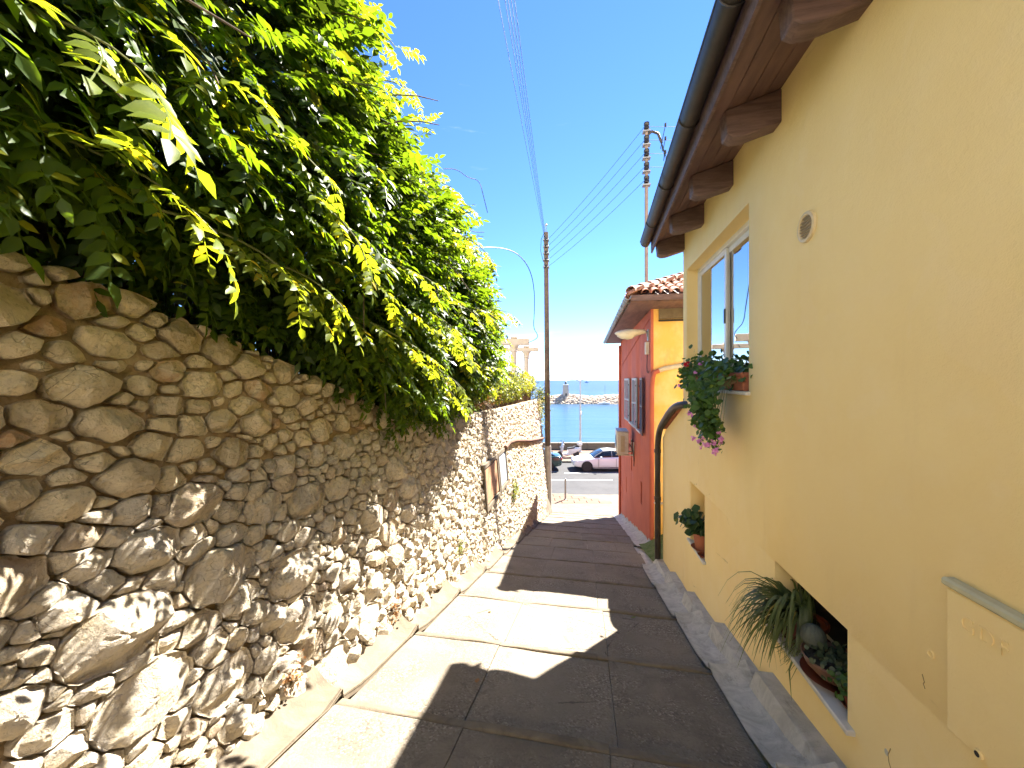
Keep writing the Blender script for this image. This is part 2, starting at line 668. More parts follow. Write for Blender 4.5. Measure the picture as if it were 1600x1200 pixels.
def TZ(s):
    """tread height: long sloping steps with a low riser"""
    for a, b in zip(STEPS[:-1], STEPS[1:]):
        if a <= s < b:
            za, zb = PZ(a) - RISE, PZ(b)
            return za + (zb - za) * (s - a) / (b - a)
    return ZR if s >= SEND else PZ(s)


def lerp_tab(tab, x):
    if x <= tab[0][0]:
        return tab[0][1]
    for (a, va), (b, vb) in zip(tab[:-1], tab[1:]):
        if x <= b:
            return va + (vb - va) * (x - a) / (b - a)
    return tab[-1][1]


# ---- path: slabs in long steps
path = root('path', (0, 0, -1.5))
path['kind'] = 'structure'
mb = MB()
mb.grid(lambda s, l: (l, s, TZ(s) - .035), [a + k * (b - a) / 3 + (.002 if k == 0 else 0) for a, b in zip(STEPS[:-1], STEPS[1:]) for k in range(3)] + [SEND], [-2.3, -1.2, 0, 1.0, 2.2, 3.6])
mb.build('bedding', CEM, path)


def slab_piece(l0, l1, s0, s1, z0, z1, drop=.06, c=.007):
    """sloping paving slab with worn, slightly uneven top"""
    n, m = 6, 6
    bm_v, bm_f = [], []
    tw = [rnd(-.006, .006) for _ in range(4)]
    for i in range(n + 1):
        for j in range(m + 1):
            u, v = i / n, j / m
            l = l0 + (l1 - l0) * u
            s = s0 + (s1 - s0) * v
            edge = i in (0, n) or j in (0, m)
            z = z0 + (z1 - z0) * v + .012 * noise.noise(Vector((l * 1.7, s * 1.7, 3))) + (-c if edge else 0)
            z += tw[0] * u + tw[1] * v
            if edge:
                k = noise.noise(Vector((l * 9, s * 9, 7))) * .004
                l += k
                s += k
            bm_v.append((l, s, z))
    for i in range(n):
        for j in range(m):
            a = i * (m + 1) + j
            bm_f.append((a, a + m + 1, a + m + 2, a + 1))
    rim = [i * (m + 1) for i in range(n)] + [n * (m + 1) + j for j in range(m)] + [i * (m + 1) + m for i in range(n, 0, -1)] + [j for j in range(m, 0, -1)]
    b = len(bm_v)
    for k in rim:
        x, y, z = bm_v[k]
        bm_v.append((x, y, z - drop))
    q = len(rim)
    for k in range(q):
        bm_f.append((rim[k], rim[(k + 1) % q], b + (k + 1) % q, b + k))
    mbx = MB()
    mbx.add(bm_v, bm_f)
    return mbx


for k, (a, b) in enumerate(zip(STEPS[:-1], STEPS[1:])):
    za, zb = PZ(a) - RISE, PZ(b)
    le = -1.57 + .10 * max(0, a) / 17
    re_ = 1.0 if a < 7 else (1.12 if a < 9 else 1.30)
    cols = [le, -.72 + rnd(-.06, .06), .17 + rnd(-.04, .04), re_]
    if a > 8:
        cols = [le, -.8 + rnd(-.25, .2), .1 + rnd(-.25, .3), .75 + rnd(-.1, .1), re_]
    # the nosing of the step above forms its own strip
    ns = .075
    for l0, l1 in zip(cols[:-1], cols[1:]):
        g = .0022
        b2 = b - ns
        slab_piece(l0 + g, l1 - g, a + .006, b2 - .003, za, za + (zb - za) * (b2 - a) / (b - a)).build('slab', SLAB, path, smooth=60)
        slab_piece(l0 + g * .5, l1 - g * .5, b2 + .003, b, za + (zb - za) * (b2 - a) / (b - a) + .004, zb + .004, .075, .010).build('step_nosing', CONC, path, smooth=60)

# ---- left gutter apron, scooped out at every step
def left_apron(s, t_):
    lb = -1.8 + .2 * s / 17 - .06
    le = -1.57 + .10 * max(0, s) / 17
    l = le + (lb - le) * t_
    z = TZ(s)
    for st in STEPS:                               # soften the step into a slide
        d = s - st
        if -.02 < d < .42:
            w = 1 - (d + .02) / .44
            z += RISE * 1.0 * w * w
    saw = 0
    for a, b in zip(STEPS[:-1], STEPS[1:]):
        if a <= s < b:
            saw = (s - a) / (b - a)
    z += (.03 + .15 * saw ** 2.0) * t_ ** 1.8 + .015 - .03 * math.sin(math.pi * min(1, t_ * 1.5)) * .6
    z += .012 * noise.noise(Vector((l * 5, s * 3, 1)))
    return (l, s, z)


ss = []
for a, b in zip(STEPS[:-1], STEPS[1:]):
    ss += [a + .001, a + .03, a + .10, a + .2, a + .35, a + .55, a + .75 * (b - a), a + .88 * (b - a), b - .002]
mb = MB()
mb.grid(left_apron, ss, [0, .06, .14, .25, .4, .55, .7, .85, 1.0])
o = mb.build('drain_apron', CONC, path, smooth=50)
mb = MB()                                          # edging line along the slabs
for a, b in zip(STEPS[:-1], STEPS[1:]):
    le = -1.57 + .10 * max(0, a) / 17
    mb = MB()
    zs = [left_apron(a + .01 + k * (b - a - .02) / 6, 0)[2] + .004 for k in range(7)]
    mb.loft([[(le - .022, a + .01 + k * (b - a - .02) / 6, z - .04), (le - .018, a + .01 + k * (b - a - .02) / 6, z + .004), (le - .004, a + .01 + k * (b - a - .02) / 6, z + .004), (le, a + .01 + k * (b - a - .02) / 6, z - .04)] for k, z in enumerate(zs)])
    mb.build('edging_strip', CONC, path, smooth=50)

# ---- right gutter and stepped kerb blocks under the yellow wall
def right_apron(s, t_):
    l = .988 + .276 * t_
    z = TZ(s)
    for st in STEPS:
        d = s - st
        if -.02 < d < .4:
            z += RISE * (1 - (d + .02) / .42) ** 2
    z += -.012 * math.sin(math.pi * min(1, t_ * 1.3)) + .05 * t_ ** 2 + .016 * noise.noise(Vector((l * 9, s * 3.2, 4))) + .012
    return (l, s, z)


sr = [s for s in ss if s < 7.2]
mb = MB()
mb.grid(right_apron, sr, [0, .1, .22, .35, .5, .65, .8, .9, 1.0])
mb.build('drain_apron', CEM, path, smooth=50)
KB = [-.9, .1, 1.05, 2.05, 3.13, 4.13, 5.2, 6.25, 7.24]
for a, b in zip(KB[:-1], KB[1:]):
    mb = MB()

    def blk(s, t_, a=a, b=b):
        f_ = (s - a) / (b - a)
        zt = PZ(a) + .02 + (PZ(b) + .15 - PZ(a) - .02) * f_
        base = right_apron(min(s, 7.17), .85)[2] - .03
        wob = .012 * noise.noise(Vector((t_ * 2, s * 4, 9)))
        if t_ < .5:
            q = t_ / .5
            return (1.185 + .05 * q + wob, s, base + (zt - base) * q)
        return (1.235 + .13 * (t_ - .5) / .5, s, zt + wob)
    mb.grid(blk, [a + .001 + k * (b - a - .002) / 7 for k in range(8)], [0, .25, .42, .5, .56, .8, 1.0])
    e0 = [blk(b - .001, q) for q in (0, .25, .42, .5, .56, .8, 1.0)]
    mb.add(e0 + [(1.365, b - .001, e0[0][2] - .1), (1.185, b - .001, e0[0][2] - .1)], [tuple(range(9))])
    mb.build('kerb_block', CEM, path, smooth=50)

# recess beside the drainpipe: mossy ramp
mb = MB()
mb.grid(lambda s, l: (l, s, TZ(s) + .012 + .02 * noise.noise(Vector((l * 3, s * 3, 2)))), [7.245] + [q for q in ss if 7.25 < q < 9.4], [1.125, 1.2, 1.3])
mb.build('recess_ramp', CEM, path, smooth=60)
mb = MB()
mb.grid(lambda s, l: (l, s, PZ(s) + .05 + max(0, l - 1.3) * .6 + .03 * noise.noise(Vector((l * 5, s * 4, 2)))), [7.245 + k * .27 for k in range(9)], [1.22, 1.36, 1.5, 1.8, 2.4])
mb.build('moss_bank', MOSS, path, smooth=60)
# cement skirt with a ragged top edge at the foot of the red wall
mb = MB()
sk = [9.38] + [q for q in ss if 9.4 < q < SEND] + [9.45 + k * .11 for k in range(69)]
sk = sorted({round(q, 3) for q in sk})


def skirt(s, t_):
    up = .17 + .09 * noise.noise(Vector((s * 3.1, 0, 5))) + .06 * noise.noise(Vector((s * 9, 0, 5)))
    l = 1.18 + .31 * t_ if t_ < .7 else 1.47 + .012 * (1 - t_) + .02
    return (l + .02 * noise.noise(Vector((s * 4, t_ * 2, 1))) * (t_ < .7), s, TZ(s) + .016 + (.06 * t_ if t_ < .7 else up * t_))


mb.grid(skirt, sk, [0, .35, .6, .75, 1.0])
mb.build('wall_skirt', CEM, path, smooth=40)

# ---- ground filling both sides, street, promenade, sea (laid out square to the view)
def cam_quad(x0, x1, y0, y1, z):
    return [camp(x0, y0, z), camp(x1, y0, z), camp(x1, y1, z), camp(x0, y1, z)]


def sheet(name, pts, mat, kind='structure'):
    o = build(name, pts, [tuple(range(len(pts)))], mat)
    o['kind'] = kind
    return o


mb = MB()
pav_n = 8.0
landing = MB()
landing.prism([(-2.6, SEND, ZR - .25), (2.2, SEND, ZR - .25), tuple(camp(5.3, 18.25, ZR - .25)), tuple(camp(-4.2, 18.25, ZR - .25))], (0, 0, .25))
o = landing.build('landing', PALE)
o['kind'] = 'structure'
pav = root('pavement', tuple(camp(1, 19, ZR)))
pav['kind'] = 'structure'
# pink paver field at the foot of the alley, each slab laid in rows, cut to a rounded corner
YK = 19.75


def pav_right(Y):
    return 4.95 - max(0, Y - 18.3) ** 1.15 * 1.35


row = 0
Y = 18.27
while Y < YK - .05:
    X = -9.0 + (row % 2) * .3
    while X < 6:
        x1 = min(X + .58, pav_right(Y + .2))
        if x1 - X > .12:
            mb = MB()
            mm = Matrix.Rotation(TH, 4, 'Z')
            zz = ZR - .02 * (Y - 18.2) / 1.5 + rnd(-.003, .003)
            mb.box(X + .006, x1 - .006, Y + .006, min(Y + .36, YK) - .006, zz - .1, zz + .004, mm)
            mb.build('paver', PINK, pav, smooth=0)
        X += .6
    Y += .37
    row += 1
mb = MB()
mm = Matrix.Rotation(TH, 4, 'Z')
mb.box(-9, 6.2, 18.26, YK, ZR - .3, ZR - .035, mm)
mb.build('bedding', PALE, pav)
X = -9
while X < pav_right(YK) - .1:
    mb = MB()
    mb.cbox(X, min(X + .98, pav_right(YK)), YK + .004, YK + .16, ZR - .3, ZR - .012, .015, mm)
    mb.build('kerb_stone', PALE, pav)
    X += 1.0
sheet('road', cam_quad(-90, 90, 14, 27.9, ZR - .12), ASPH)
YL = 22.9
# line markings
mk = root('road_marking', tuple(camp(3, YL, ZR - .116)))
mk['kind'] = 'structure'
for x0, x1, y0, y1 in ((-9, 6.0, YL, YL + .14), (8.4, 20, YL, YL + .14), (-9, 2.9, 25.0, 25.1), (3.35, 5.1, 24.62, 24.74), (5.1, 14, 24.62, 24.72)):
    mb = MB()
    mb.add(cam_quad(x0, x1, y0, y1, ZR - .116), [(0, 1, 2, 3)])
    mb.build('painted_line', WPAINT, mk, smooth=0, fix=False)
prom = root('promenade', tuple(camp(3, 29, ZR)))
prom['kind'] = 'structure'
mb = MB()
mb.box(-90, 90, 27.95, 34.2, ZR - 5, ZR - .004, mm)
mb.build('pavement_slab', PINK, prom, smooth=0)
X = -12
while X < 18:
    mb = MB()
    mb.cbox(X, X + .99, 27.75, 27.94, ZR - .3, ZR + .004, .02, mm)
    mb.build('kerb_stone', PALE, prom)
    X += 1.0

# the sea: shallow turquoise harbour, deep blue beyond the breakwater
t = NT('sea_water')
sp = t.n('ShaderNodeSeparateXYZ')
t.l(t.co, sp.inputs[0])
dep = t.rng(t.math('ADD', sp.outputs[1], t.math('MULTIPLY', t.noise(.006, 4), 160)), 120, 420)
col = t.mix(dep, (.032, .075, .125), (.014, .032, .09))
far = t.rng(sp.outputs[1], 500, 3000)
col = t.mix(far, col, (.012, .028, .09))
col = t.mix(t.math('MULTIPLY', t.rng(t.noise(.03, 5, .6, stretch=(.35, 1.8, 1)), .45, .65), .3), col, (.06, .10, .155))
nb = t.bump(t.noise(1.1, 5, .6, stretch=(.7, 1.8, 1)), .35, .12)
nb = t.bump(t.noise(.12, 4, .6, stretch=(.5, 1.8, 1)), .35, .6, nb)
t.prin(col, .3, nb, spec=.12, ior=1.33)
WATER = t.m
sea = build('sea', [(-30000, 0, 0), (30000, 0, 0), (30000, 40000, 0), (-30000, 40000, 0)], [(0, 1, 2, 3)], WATER)
sea['kind'] = 'structure'
sea.location = camp(0, 34.0, SEA)
sea.rotation_euler = (0, 0, TH)

# ------------------------------------------------------------------ the rubble retaining wall on the left
WTAB = [(-1.5, .62), (.3, .58), (.95, .47), (1.34, .38), (1.79, .24), (2.4, .06), (3.07, -.15), (3.7, -.36), (4.34, -.52), (6, -.60), (10, -.70), (SEND, -.86)]


def WT(s):
    return lerp_tab(WTAB, s)


def LW(s, z):
    return -1.8 + .2 * s / 17 - .09 * (z - PZ(s))


wall = root('retaining_wall', (LW(8, PZ(8)), 8, PZ(8)), 0, 'long rough limestone rubble retaining wall along the left of the alley', 'stone wall')
# mortar core
us = [-6.0 + k * .25 for k in range(18)] + [-1.5 + k * .085 for k in range(int((SEND + 1.5) / .085) + 1)] + [SEND]


def core(s, v):
    z0, z1 = PZ(s) - .25, WT(s) - .02
    z = z0 + (z1 - z0) * v
    d = -.040 + .03 * noise.noise(Vector((s * 5, z * 5, 0))) + .02 * noise.noise(Vector((s * 16, z * 16, 0)))
    if -.5 < z and s < 4.3:
        d += .012
    return (LW(s, z) + d, s, z)


mb = MB()
mb.grid(core, us, [k / 42 for k in range(43)])
# top ledge, back and seaward end
mb.grid(lambda s, v: (LW(s, WT(s)) - .02 - .55 * v, s, WT(s) - .02 + .02 * noise.noise(Vector((s * 4, v * 3, 1)))), us, [0, .25, .5, .75, 1])
mb.build('mortar_core', MORTAR, wall, smooth=50, fix=False)
mb = MB()
mb.grid(lambda v, u: (LW(SEND, PZ(SEND)) + (-6 - LW(SEND, PZ(SEND))) * u - .09 * ((WT(SEND) - ZR) * v) * (1 - u), SEND - .01 + .02 * noise.noise(Vector((u * 30, v * 20, 0))), ZR - .1 + (WT(SEND) - ZR + .1) * v), [k / 20 for k in range(21)], [k / 30 for k in range(31)])
mb.build('end_core', MORTAR, wall, smooth=50)

# panels set into the wall
PAN = [(6.73, 7.92, -2.42, -1.55), (7.93, 8.84, -2.42, -1.55)]       # s0, s1, z0, z1

# stones: darts of many sizes, power cells, each cell becomes one stone
KZ = 1.5
CEN, RAD = [], []


def okpt(s, z, r):
    if z > WT(s) - r * .45 / KZ or z < PZ(s) - .02:
        return False
    if abs(z + .5 - .04 * (s - 1.5)) < r * .6 and s < 3.4:               # the old mortar bed between two builds
        return False
    for a, b, c, d in PAN:
        if a - r * .5 < s < b + r * .5 and c - r * .4 < z < d + r * .4:
            return False
    return True


def place(n_try, rlo, rhi, slo, shi, tight, zlo=None, zhi=None):
    global CEN, RAD
    for _ in range(n_try):
        s = rnd(slo, shi)
        z = rnd(PZ(s), WT(s))
        if zlo is not None and z < zlo or zhi is not None and z > zhi:
            continue
        r = rnd(rlo, rhi)
        if not okpt(s, z, r):
            continue
        if CEN:
            c = np.array(CEN)
            d = np.hypot(c[:, 0] - s, c[:, 1] - z * KZ)
            if (d < (np.array(RAD) + r) * tight).any():
                continue
        CEN.append((s, z * KZ))
        RAD.append(r)


place(40, .17, .21, .5, 4.0, 1.0, None, -.55)
place(200, .12, .16, .3, 6.0, .98, None, -.5)
place(110, .10, .15, .3, 4.3, 1.0, -.5, None)
place(500, .08, .12, .0, 7, .92)
place(700, .10, .14, 4.3, SEND, .92)
place(3500, .07, .10, 0, SEND, .85)
place(6000, .048, .07, 0, SEND, .82)
place(6000, .030, .045, .4, 9, .80)
C_ = np.array(CEN)
R_ = np.array(RAD)


def clip(poly, nx, ny, c):
    """keep nx*x+ny*y<=c"""
    out = []
    for i in range(len(poly)):
        p, q = poly[i], poly[(i + 1) % len(poly)]
        a, b = nx * p[0] + ny * p[1] - c, nx * q[0] + ny * q[1] - c
        if a <= 0:
            out.append(p)
        if (a < 0 < b) or (b < 0 < a):
            k = a / (a - b)
            out.append((p[0] + (q[0] - p[0]) * k, p[1] + (q[1] - p[1]) * k))
    return out


STN = []
for i in range(len(C_)):
    x, y = C_[i]
    r = R_[i]
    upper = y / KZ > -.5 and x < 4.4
    lim = r * (1.42 if upper else 2.0)
    n8 = 7
    ph = rnd(0, 6)
    poly = [(x + lim * rnd(.78, 1.12) * 1.06 * math.cos(ph + 2 * math.pi * k / n8), y + lim * rnd(.86, 1.1) * math.sin(ph + 2 * math.pi * k / n8)) for k in range(n8)]
    gap = .010 if upper else .0045
    d2 = np.hypot(C_[:, 0] - x, C_[:, 1] - y)
    for j in np.where((d2 < 2.4 * (r + R_)) & (d2 > 0))[0]:
        dx, dy = C_[j, 0] - x, C_[j, 1] - y
        d = d2[j]
        m = (d * d + r * r - R_[j] ** 2) / (2 * d) - gap
        nx, ny = dx / d, dy / d
        poly = clip(poly, nx, ny, nx * x + ny * y + m)
        if len(poly) < 3:
            break
    if len(poly) < 3:
        continue
    sl = (WT(x + .1) - WT(x - .1)) / .2                                  # top of the wall
    poly = clip(poly, -sl * KZ, 1, KZ * (WT(x) + .015) - sl * KZ * x)
    poly = clip(poly, 1, 0, SEND + .01)
    if len(poly) < 3:
        continue
    P2 = np.array([(a, b / KZ) for a, b in poly])
    ar = .5 * abs(np.sum(P2[:, 0] * np.roll(P2[:, 1], -1) - P2[:, 1] * np.roll(P2[:, 0], -1)))
    if ar < .0012:
        continue
    STN.append((P2, ar, upper))


def chaikin(p):
    out = []
    for i in range(len(p)):
        a, b = p[i], p[(i + 1) % len(p)]
        out += [a * .94 + b * .06, a * .06 + b * .94]
    return np.array(out)


def resample(p, n):
    q = np.vstack([p, p[:1]])
    d = np.r_[0, np.cumsum(np.hypot(*np.diff(q, axis=0).T))]
    tt = np.linspace(0, d[-1], n, endpoint=False)
    return np.c_[np.interp(tt, d, q[:, 0]), np.interp(tt, d, q[:, 1])]


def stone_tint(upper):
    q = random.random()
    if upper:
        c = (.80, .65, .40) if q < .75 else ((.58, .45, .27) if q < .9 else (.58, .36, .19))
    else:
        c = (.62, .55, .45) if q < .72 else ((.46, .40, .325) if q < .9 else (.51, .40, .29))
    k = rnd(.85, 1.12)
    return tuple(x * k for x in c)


def stone_mesh(P2, ar, upper, app):
    """app: apparent size, sets the level of detail"""
    size = math.sqrt(ar)
    n, rings = (34, (1.0, .97, .92, .84, .74, .62, .49, .35, .2, .08)) if app > .075 else (24, (1.0, .96, .88, .74, .56, .36, .16)) if app > .05 else ((15, (1.0, .93, .78, .52, .25)) if app > .03 else ((10, (1.0, .88, .5)) if app > .011 else (7, (1.0, .7))))
    p = resample(chaikin(P2), n)
    c = p.mean(0)
    prot = min(.058, .014 + .16 * size) * rnd(.6, 1.3)
    sd = rnd(0, 999)
    tx, tz = rnd(-.16, .16), rnd(-.16, .16)
    chips = []
    for _ in range(random.choice((5, 6, 7, 8))):
        a_ = rnd(0, 2 * math.pi)
        sl_ = rnd(.25, 1.1)
        chips.append((math.cos(a_) * sl_, math.sin(a_) * sl_, rnd(.02, .36) * size * sl_))
    V, F = [], []
    for ri, k in enumerate(rings):
        for a in p:
            q = c + (a - c) * k
            if ri < 3:
                jit = .085 * size
                q = q + np.array((noise.noise(Vector((q[0] * 22, q[1] * 22, sd))), noise.noise(Vector((q[0] * 22, q[1] * 22, sd + 50))))) * jit
            h = prot * (1 - k ** 22) ** .8 if ri else 0
            if ri == 0:
                h = prot * .30 - .008
            else:
                v = Vector((q[0] / size * 1.5, q[1] / size * 1.5, sd))
                rg = abs(noise.noise(v * 1.1)) * .2 + .14 * noise.noise(v * 2.3) + .15 * noise.noise(v * 5.1) + .13 * noise.noise(v * 10.3) + .08 * noise.noise(v * 21)
                h += prot * rg * min(1, 2.4 * (1 - k) + .35) + ((q[0] - c[0]) * tx + (q[1] - c[1]) * tz)
                for cx_, cz_, off_ in chips:
                    h = min(h, prot * .95 - ((q[0] - c[0]) * cx_ + (q[1] - c[1]) * cz_ - off_))
                h = max(h, -.004)
            V.append((q, h))
    nr = len(rings)
    # back ring
    for a in p:
        V.append((a, -.06))
    v = c
    hc = min([prot * (1 + rnd(-.1, .15))] + [prot * .95 + o_ for _, _, o_ in chips])
    V.append((c, hc))
    F = [((nr) * n + k, nr * n + (k + 1) % n, (k + 1) % n, k) for k in range(n)]
    for i in range(nr - 1):
        F += [(i * n + k, i * n + (k + 1) % n, (i + 1) * n + (k + 1) % n, (i + 1) * n + k) for k in range(n)]
    ci = len(V) - 1
    F += [((nr - 1) * n + k, (nr - 1) * n + (k + 1) % n, ci) for k in range(n)]
    vs = [(LW(q[0], q[1]) + h, q[0], q[1]) for q, h in V]
    return vs, F


def app_size(P2, ar):
    c = P2.mean(0)
    p = Vector((LW(c[0], c[1]), c[0], c[1]))
    depth = max(.4, -p.x * -ST * -1 * 0 + (p.y * CT - p.x * ST))
    u = (p.x * CT + p.y * ST) / depth
    cosn = abs(p.x) / p.length
    vis = 1 if -1.5 < u < 1.4 and abs(p.z / depth) < 1.15 else .05
    return math.sqrt(ar * cosn) / p.length * vis


STN = [(app_size(P2, ar), P2, ar, up) for P2, ar, up in STN]
STN.sort(key=lambda q: -q[0])


def tint_attr(me, col):
    at = me.color_attributes.new('tint', 'FLOAT_COLOR', 'POINT')
    at.data.foreach_set('color', np.tile(np.array((*col, 1), np.float32), (len(me.vertices), 1)).ravel())


RV, RF, RT = [], [], []
for i, (ap, P2, ar, up) in enumerate(STN):
    vs, fs = stone_mesh(P2, ar, up, ap)
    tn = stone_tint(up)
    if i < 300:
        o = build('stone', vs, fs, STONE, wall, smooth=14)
        tint_attr(o.data, tn)
    else:
        b = len(RV)
        RV += vs
        RF += [tuple(b + k for k in f) for f in fs]
        RT += [(*tn, 1)] * len(vs)
# stones of the short end face towards the street
for k in range(170):
    zc = rnd(ZR + .05, WT(SEND) - .1)
    ec = LW(SEND, zc)
    xc = ec - abs(rnd(.02, 3.5))
    r = rnd(.07, .14)
    p = np.array([(xc + r * rnd(.8, 1.1) * math.cos(q * .9), zc + r * .8 * rnd(.8, 1.1) * math.sin(q * .9)) for q in range(7)])
    b = len(RV)
    RV += [(min(a[0], ec), SEND - .02, a[1]) for a in p] + [(min(xc + (a[0] - xc) * .7, ec), SEND + .035, zc + (a[1] - zc) * .7) for a in p]
    RF += [tuple(b + j for j in ((q), (q + 1) % 7, 7 + (q + 1) % 7, 7 + q)) for q in range(7)] + [tuple(b + 7 + q for q in range(7))]
    RT += [(*stone_tint(False), 1)] * 14
o = build('rubble_stones', RV, RF, STONE, wall, smooth=14, kind='stuff')
at = o.data.color_attributes.new('tint', 'FLOAT_COLOR', 'POINT')
at.data.foreach_set('color', np.array(RT, np.float32).ravel())

# recessed cabinet door and grey metal shutter in the wall
RUST = pm('tan_metal_door', (.46, .27, .15), (.36, .20, .11), .7, 5, .3, 40)
BLUEG = pm('grey_blue_door', (.36, .40, .45), (.28, .32, .37), .55, 6, .2, 40)


def wall_panel(s0, s1, z0, z1, mat, name, boards):
    def pt(s, z, d):
        return Vector((LW(s, z) + d, s, z))
    fr = MB()
    w = .07
    for a, b, c, d in ((s0, s1, z1, z1 + w), (s0, s1, z0 - w, z0), (s0 - w, s0, z0 - w, z1 + w), (s1, s1 + w, z0 - w, z1 + w)):
        fr.prism([pt(a, c, -.05), pt(b, c, -.05), pt(b, d, -.05), pt(a, d, -.05)], (.11, 0, 0))
    door = MB()
    door.prism([pt(s0 + .002, z0 + .002, -.04), pt(s1 - .002, z0 + .002, -.04), pt(s1 - .002, z1 - .002, -.04), pt(s0 + .002, z1 - .002, -.04)], (.06, 0, 0))
    d_ = door.build(name, mat, wall)
    fr.build('door_frame', CONC, d_)
    for k in range(boards):
        a = s0 + .03 + (s1 - s0 - .06) * k / boards
        b = s0 + .03 + (s1 - s0 - .06) * (k + 1) / boards - .02
        mb = MB()
        mb.prism([pt(a, z0 + .04, .015), pt(b, z0 + .04, .015), pt(b, z1 - .04, .015), pt(a, z1 - .04, .015)], (.03, 0, 0))
        mb.build('board', mat, d_)


wall_panel(6.82, 7.84, -2.33, -1.63, RUST, 'cabinet_door', 1)
wall_panel(8.03, 8.75, -2.33, -1.63, BLUEG, 'service_hatch', 2)
mb = MB()                                          # rusty pipe curving along the wall
mb.tube([(LW(s, z) + .07, s, z) for s, z in ((8.7, -1.56), (9.2, -1.52), (10.0, -1.60), (11.2, -1.78), (12.6, -2.0), (14.5, -2.25), (16.9, -2.55))], .05, 8)
mb.build('wall_pipe', pm('rusty_pipe', (.20, .10, .06), (.13, .07, .05), .8, 9, .4, 50), wall)
# buttress toe near the foot of the wall
mb = MB()
mb.loft([[(LW(s, -9) * 0 + LW(s, PZ(s)) - .1, s, PZ(s) + h), (LW(s, PZ(s)) + w, s, PZ(s) - .1), (LW(s, PZ(s)) - .1, s, PZ(s) - .1)] for s, w, h in ((15.9, .06, .5), (16.4, .14, .8), (17.0, .2, .9))])
mb.build('buttress_toe', CONC, wall)

# unseen pale slope behind the camera, added to bounce sunlight into the shade
t = NT('bounce_hill_limestone')
col = t.mix(t.rng(t.noise(.15, 7, .65), .42, .62), (.66, .61, .51), (.50, .46, .36))
t.prin(col, .95, t.bump(t.noise(.8, 7, .7), .8, .3), spec=.1)
BOUNCE_HILL = t.m
mb = MB()
mb.grid(lambda a, l: (l, a, .05 + (-6 - a) * .62 + .9 * noise.noise(Vector((l * .07, a * .07, 2))) * min(1, (-6 - a) * .12) + (.0 if abs(l) < 1.5 else .5 * min(1, (abs(l) - 1.5) / 3))), [-6.05 - k * 3.2 * (1 + k * .03) for k in range(24)], [-90, -70, -50, -36, -26, -18, -12, -8, -5, -3, -1.6, 0, 1.6, 3, 5, 8, 12, 18, 26, 36, 50, 70, 90])
o = mb.build('bounce_hill', BOUNCE_HILL, smooth=60)
o['kind'] = 'structure'
# garden terrace behind the wall
mb = MB()
mb.grid(lambda s, u: (LW(s, WT(s)) - .45 - 14 * u, s, WT(s) - .12 + .25 * u + .03 * noise.noise(Vector((s, u * 9, 0)))), [-4 + k * 1.0 for k in range(22)] , [0, .1, .3, .6, 1])
o = mb.build('garden_terrace', SOIL, fix=False)
o['kind'] = 'structure'

# ------------------------------------------------------------------ the yellow house on the right
LY = 1.35
HE = 5.76                                          # far corner of the house
yh = root('yellow_house', (LY, 3, PZ(3)), 0, 'yellow plastered house with dark timber eaves filling the right side', 'house')


def wall_holes(mb, l, s0, s1, z0, z1, holes, facing=-1):
    """plane at x=l with rectangular holes; each hole (s0,s1,z0,z1,depth,closed)"""
    S = sorted({s0, s1, *[h[0] for h in holes], *[h[1] for h in holes]})
    Z = sorted({z0, z1, *[h[2] for h in holes], *[h[3] for h in holes]})
    for a, b in zip(S[:-1], S[1:]):
        for c, d in zip(Z[:-1], Z[1:]):
            if any(h[0] <= a and b <= h[1] and h[2] <= c and d <= h[3] for h in holes):
                continue
            mb.add([(l, a, c), (l, b, c), (l, b, d), (l, a, d)], [(0, 3, 2, 1)])
    for a, b, c, d, dp, closed in holes:
        e = l + dp
        mb.add([(l, a, c), (l, b, c), (l, b, d), (l, a, d), (e, a, c), (e, b, c), (e, b, d), (e, a, d)],
               [(0, 1, 5, 4), (1, 2, 6, 5), (2, 3, 7, 6), (3, 0, 4, 7)] + ([(4, 5, 6, 7)] if closed else []))


def weld_bevel(o, w=.012, seg=2):
    bm = bmesh.new()
    bm.from_mesh(o.data)
    bmesh.ops.remove_doubles(bm, verts=bm.verts, dist=1e-4)
    bmesh.ops.recalc_face_normals(bm, faces=bm.faces)
    bm.to_mesh(o.data)
    bm.free()
    md = o.modifiers.new('soft_edges', 'BEVEL')
    md.width = w
    md.segments = seg
    md.limit_method = 'ANGLE'
    md.angle_limit = R(40)
    return o


WIN = (3.55, 5.58, -.10, 1.495)
N1 = (4.77, 5.38, -2.09, -1.33)
N2 = (2.31, 3.10, -1.80, -1.31)
mb = MB()
wall_holes(mb, LY, -3.0, HE, -2.2 - 1.2, 2.6, [(*WIN, .20, False), (*N1, .34, True), (*N2, .16, False)])
mb.add([(LY, HE, -3.4), (9, HE, -3.4), (9, HE, 4.9), (LY, HE, 2.6)], [(0, 1, 2, 3)])           # gable towards the sea
mb.add([(LY, -3, -3.4), (9, -3, -3.4), (9, -3, 4.9), (LY, -3, 2.6)], [(0, 1, 2, 3)])
weld_bevel(mb.build('wall', YELLOW, yh, smooth=30), .014)
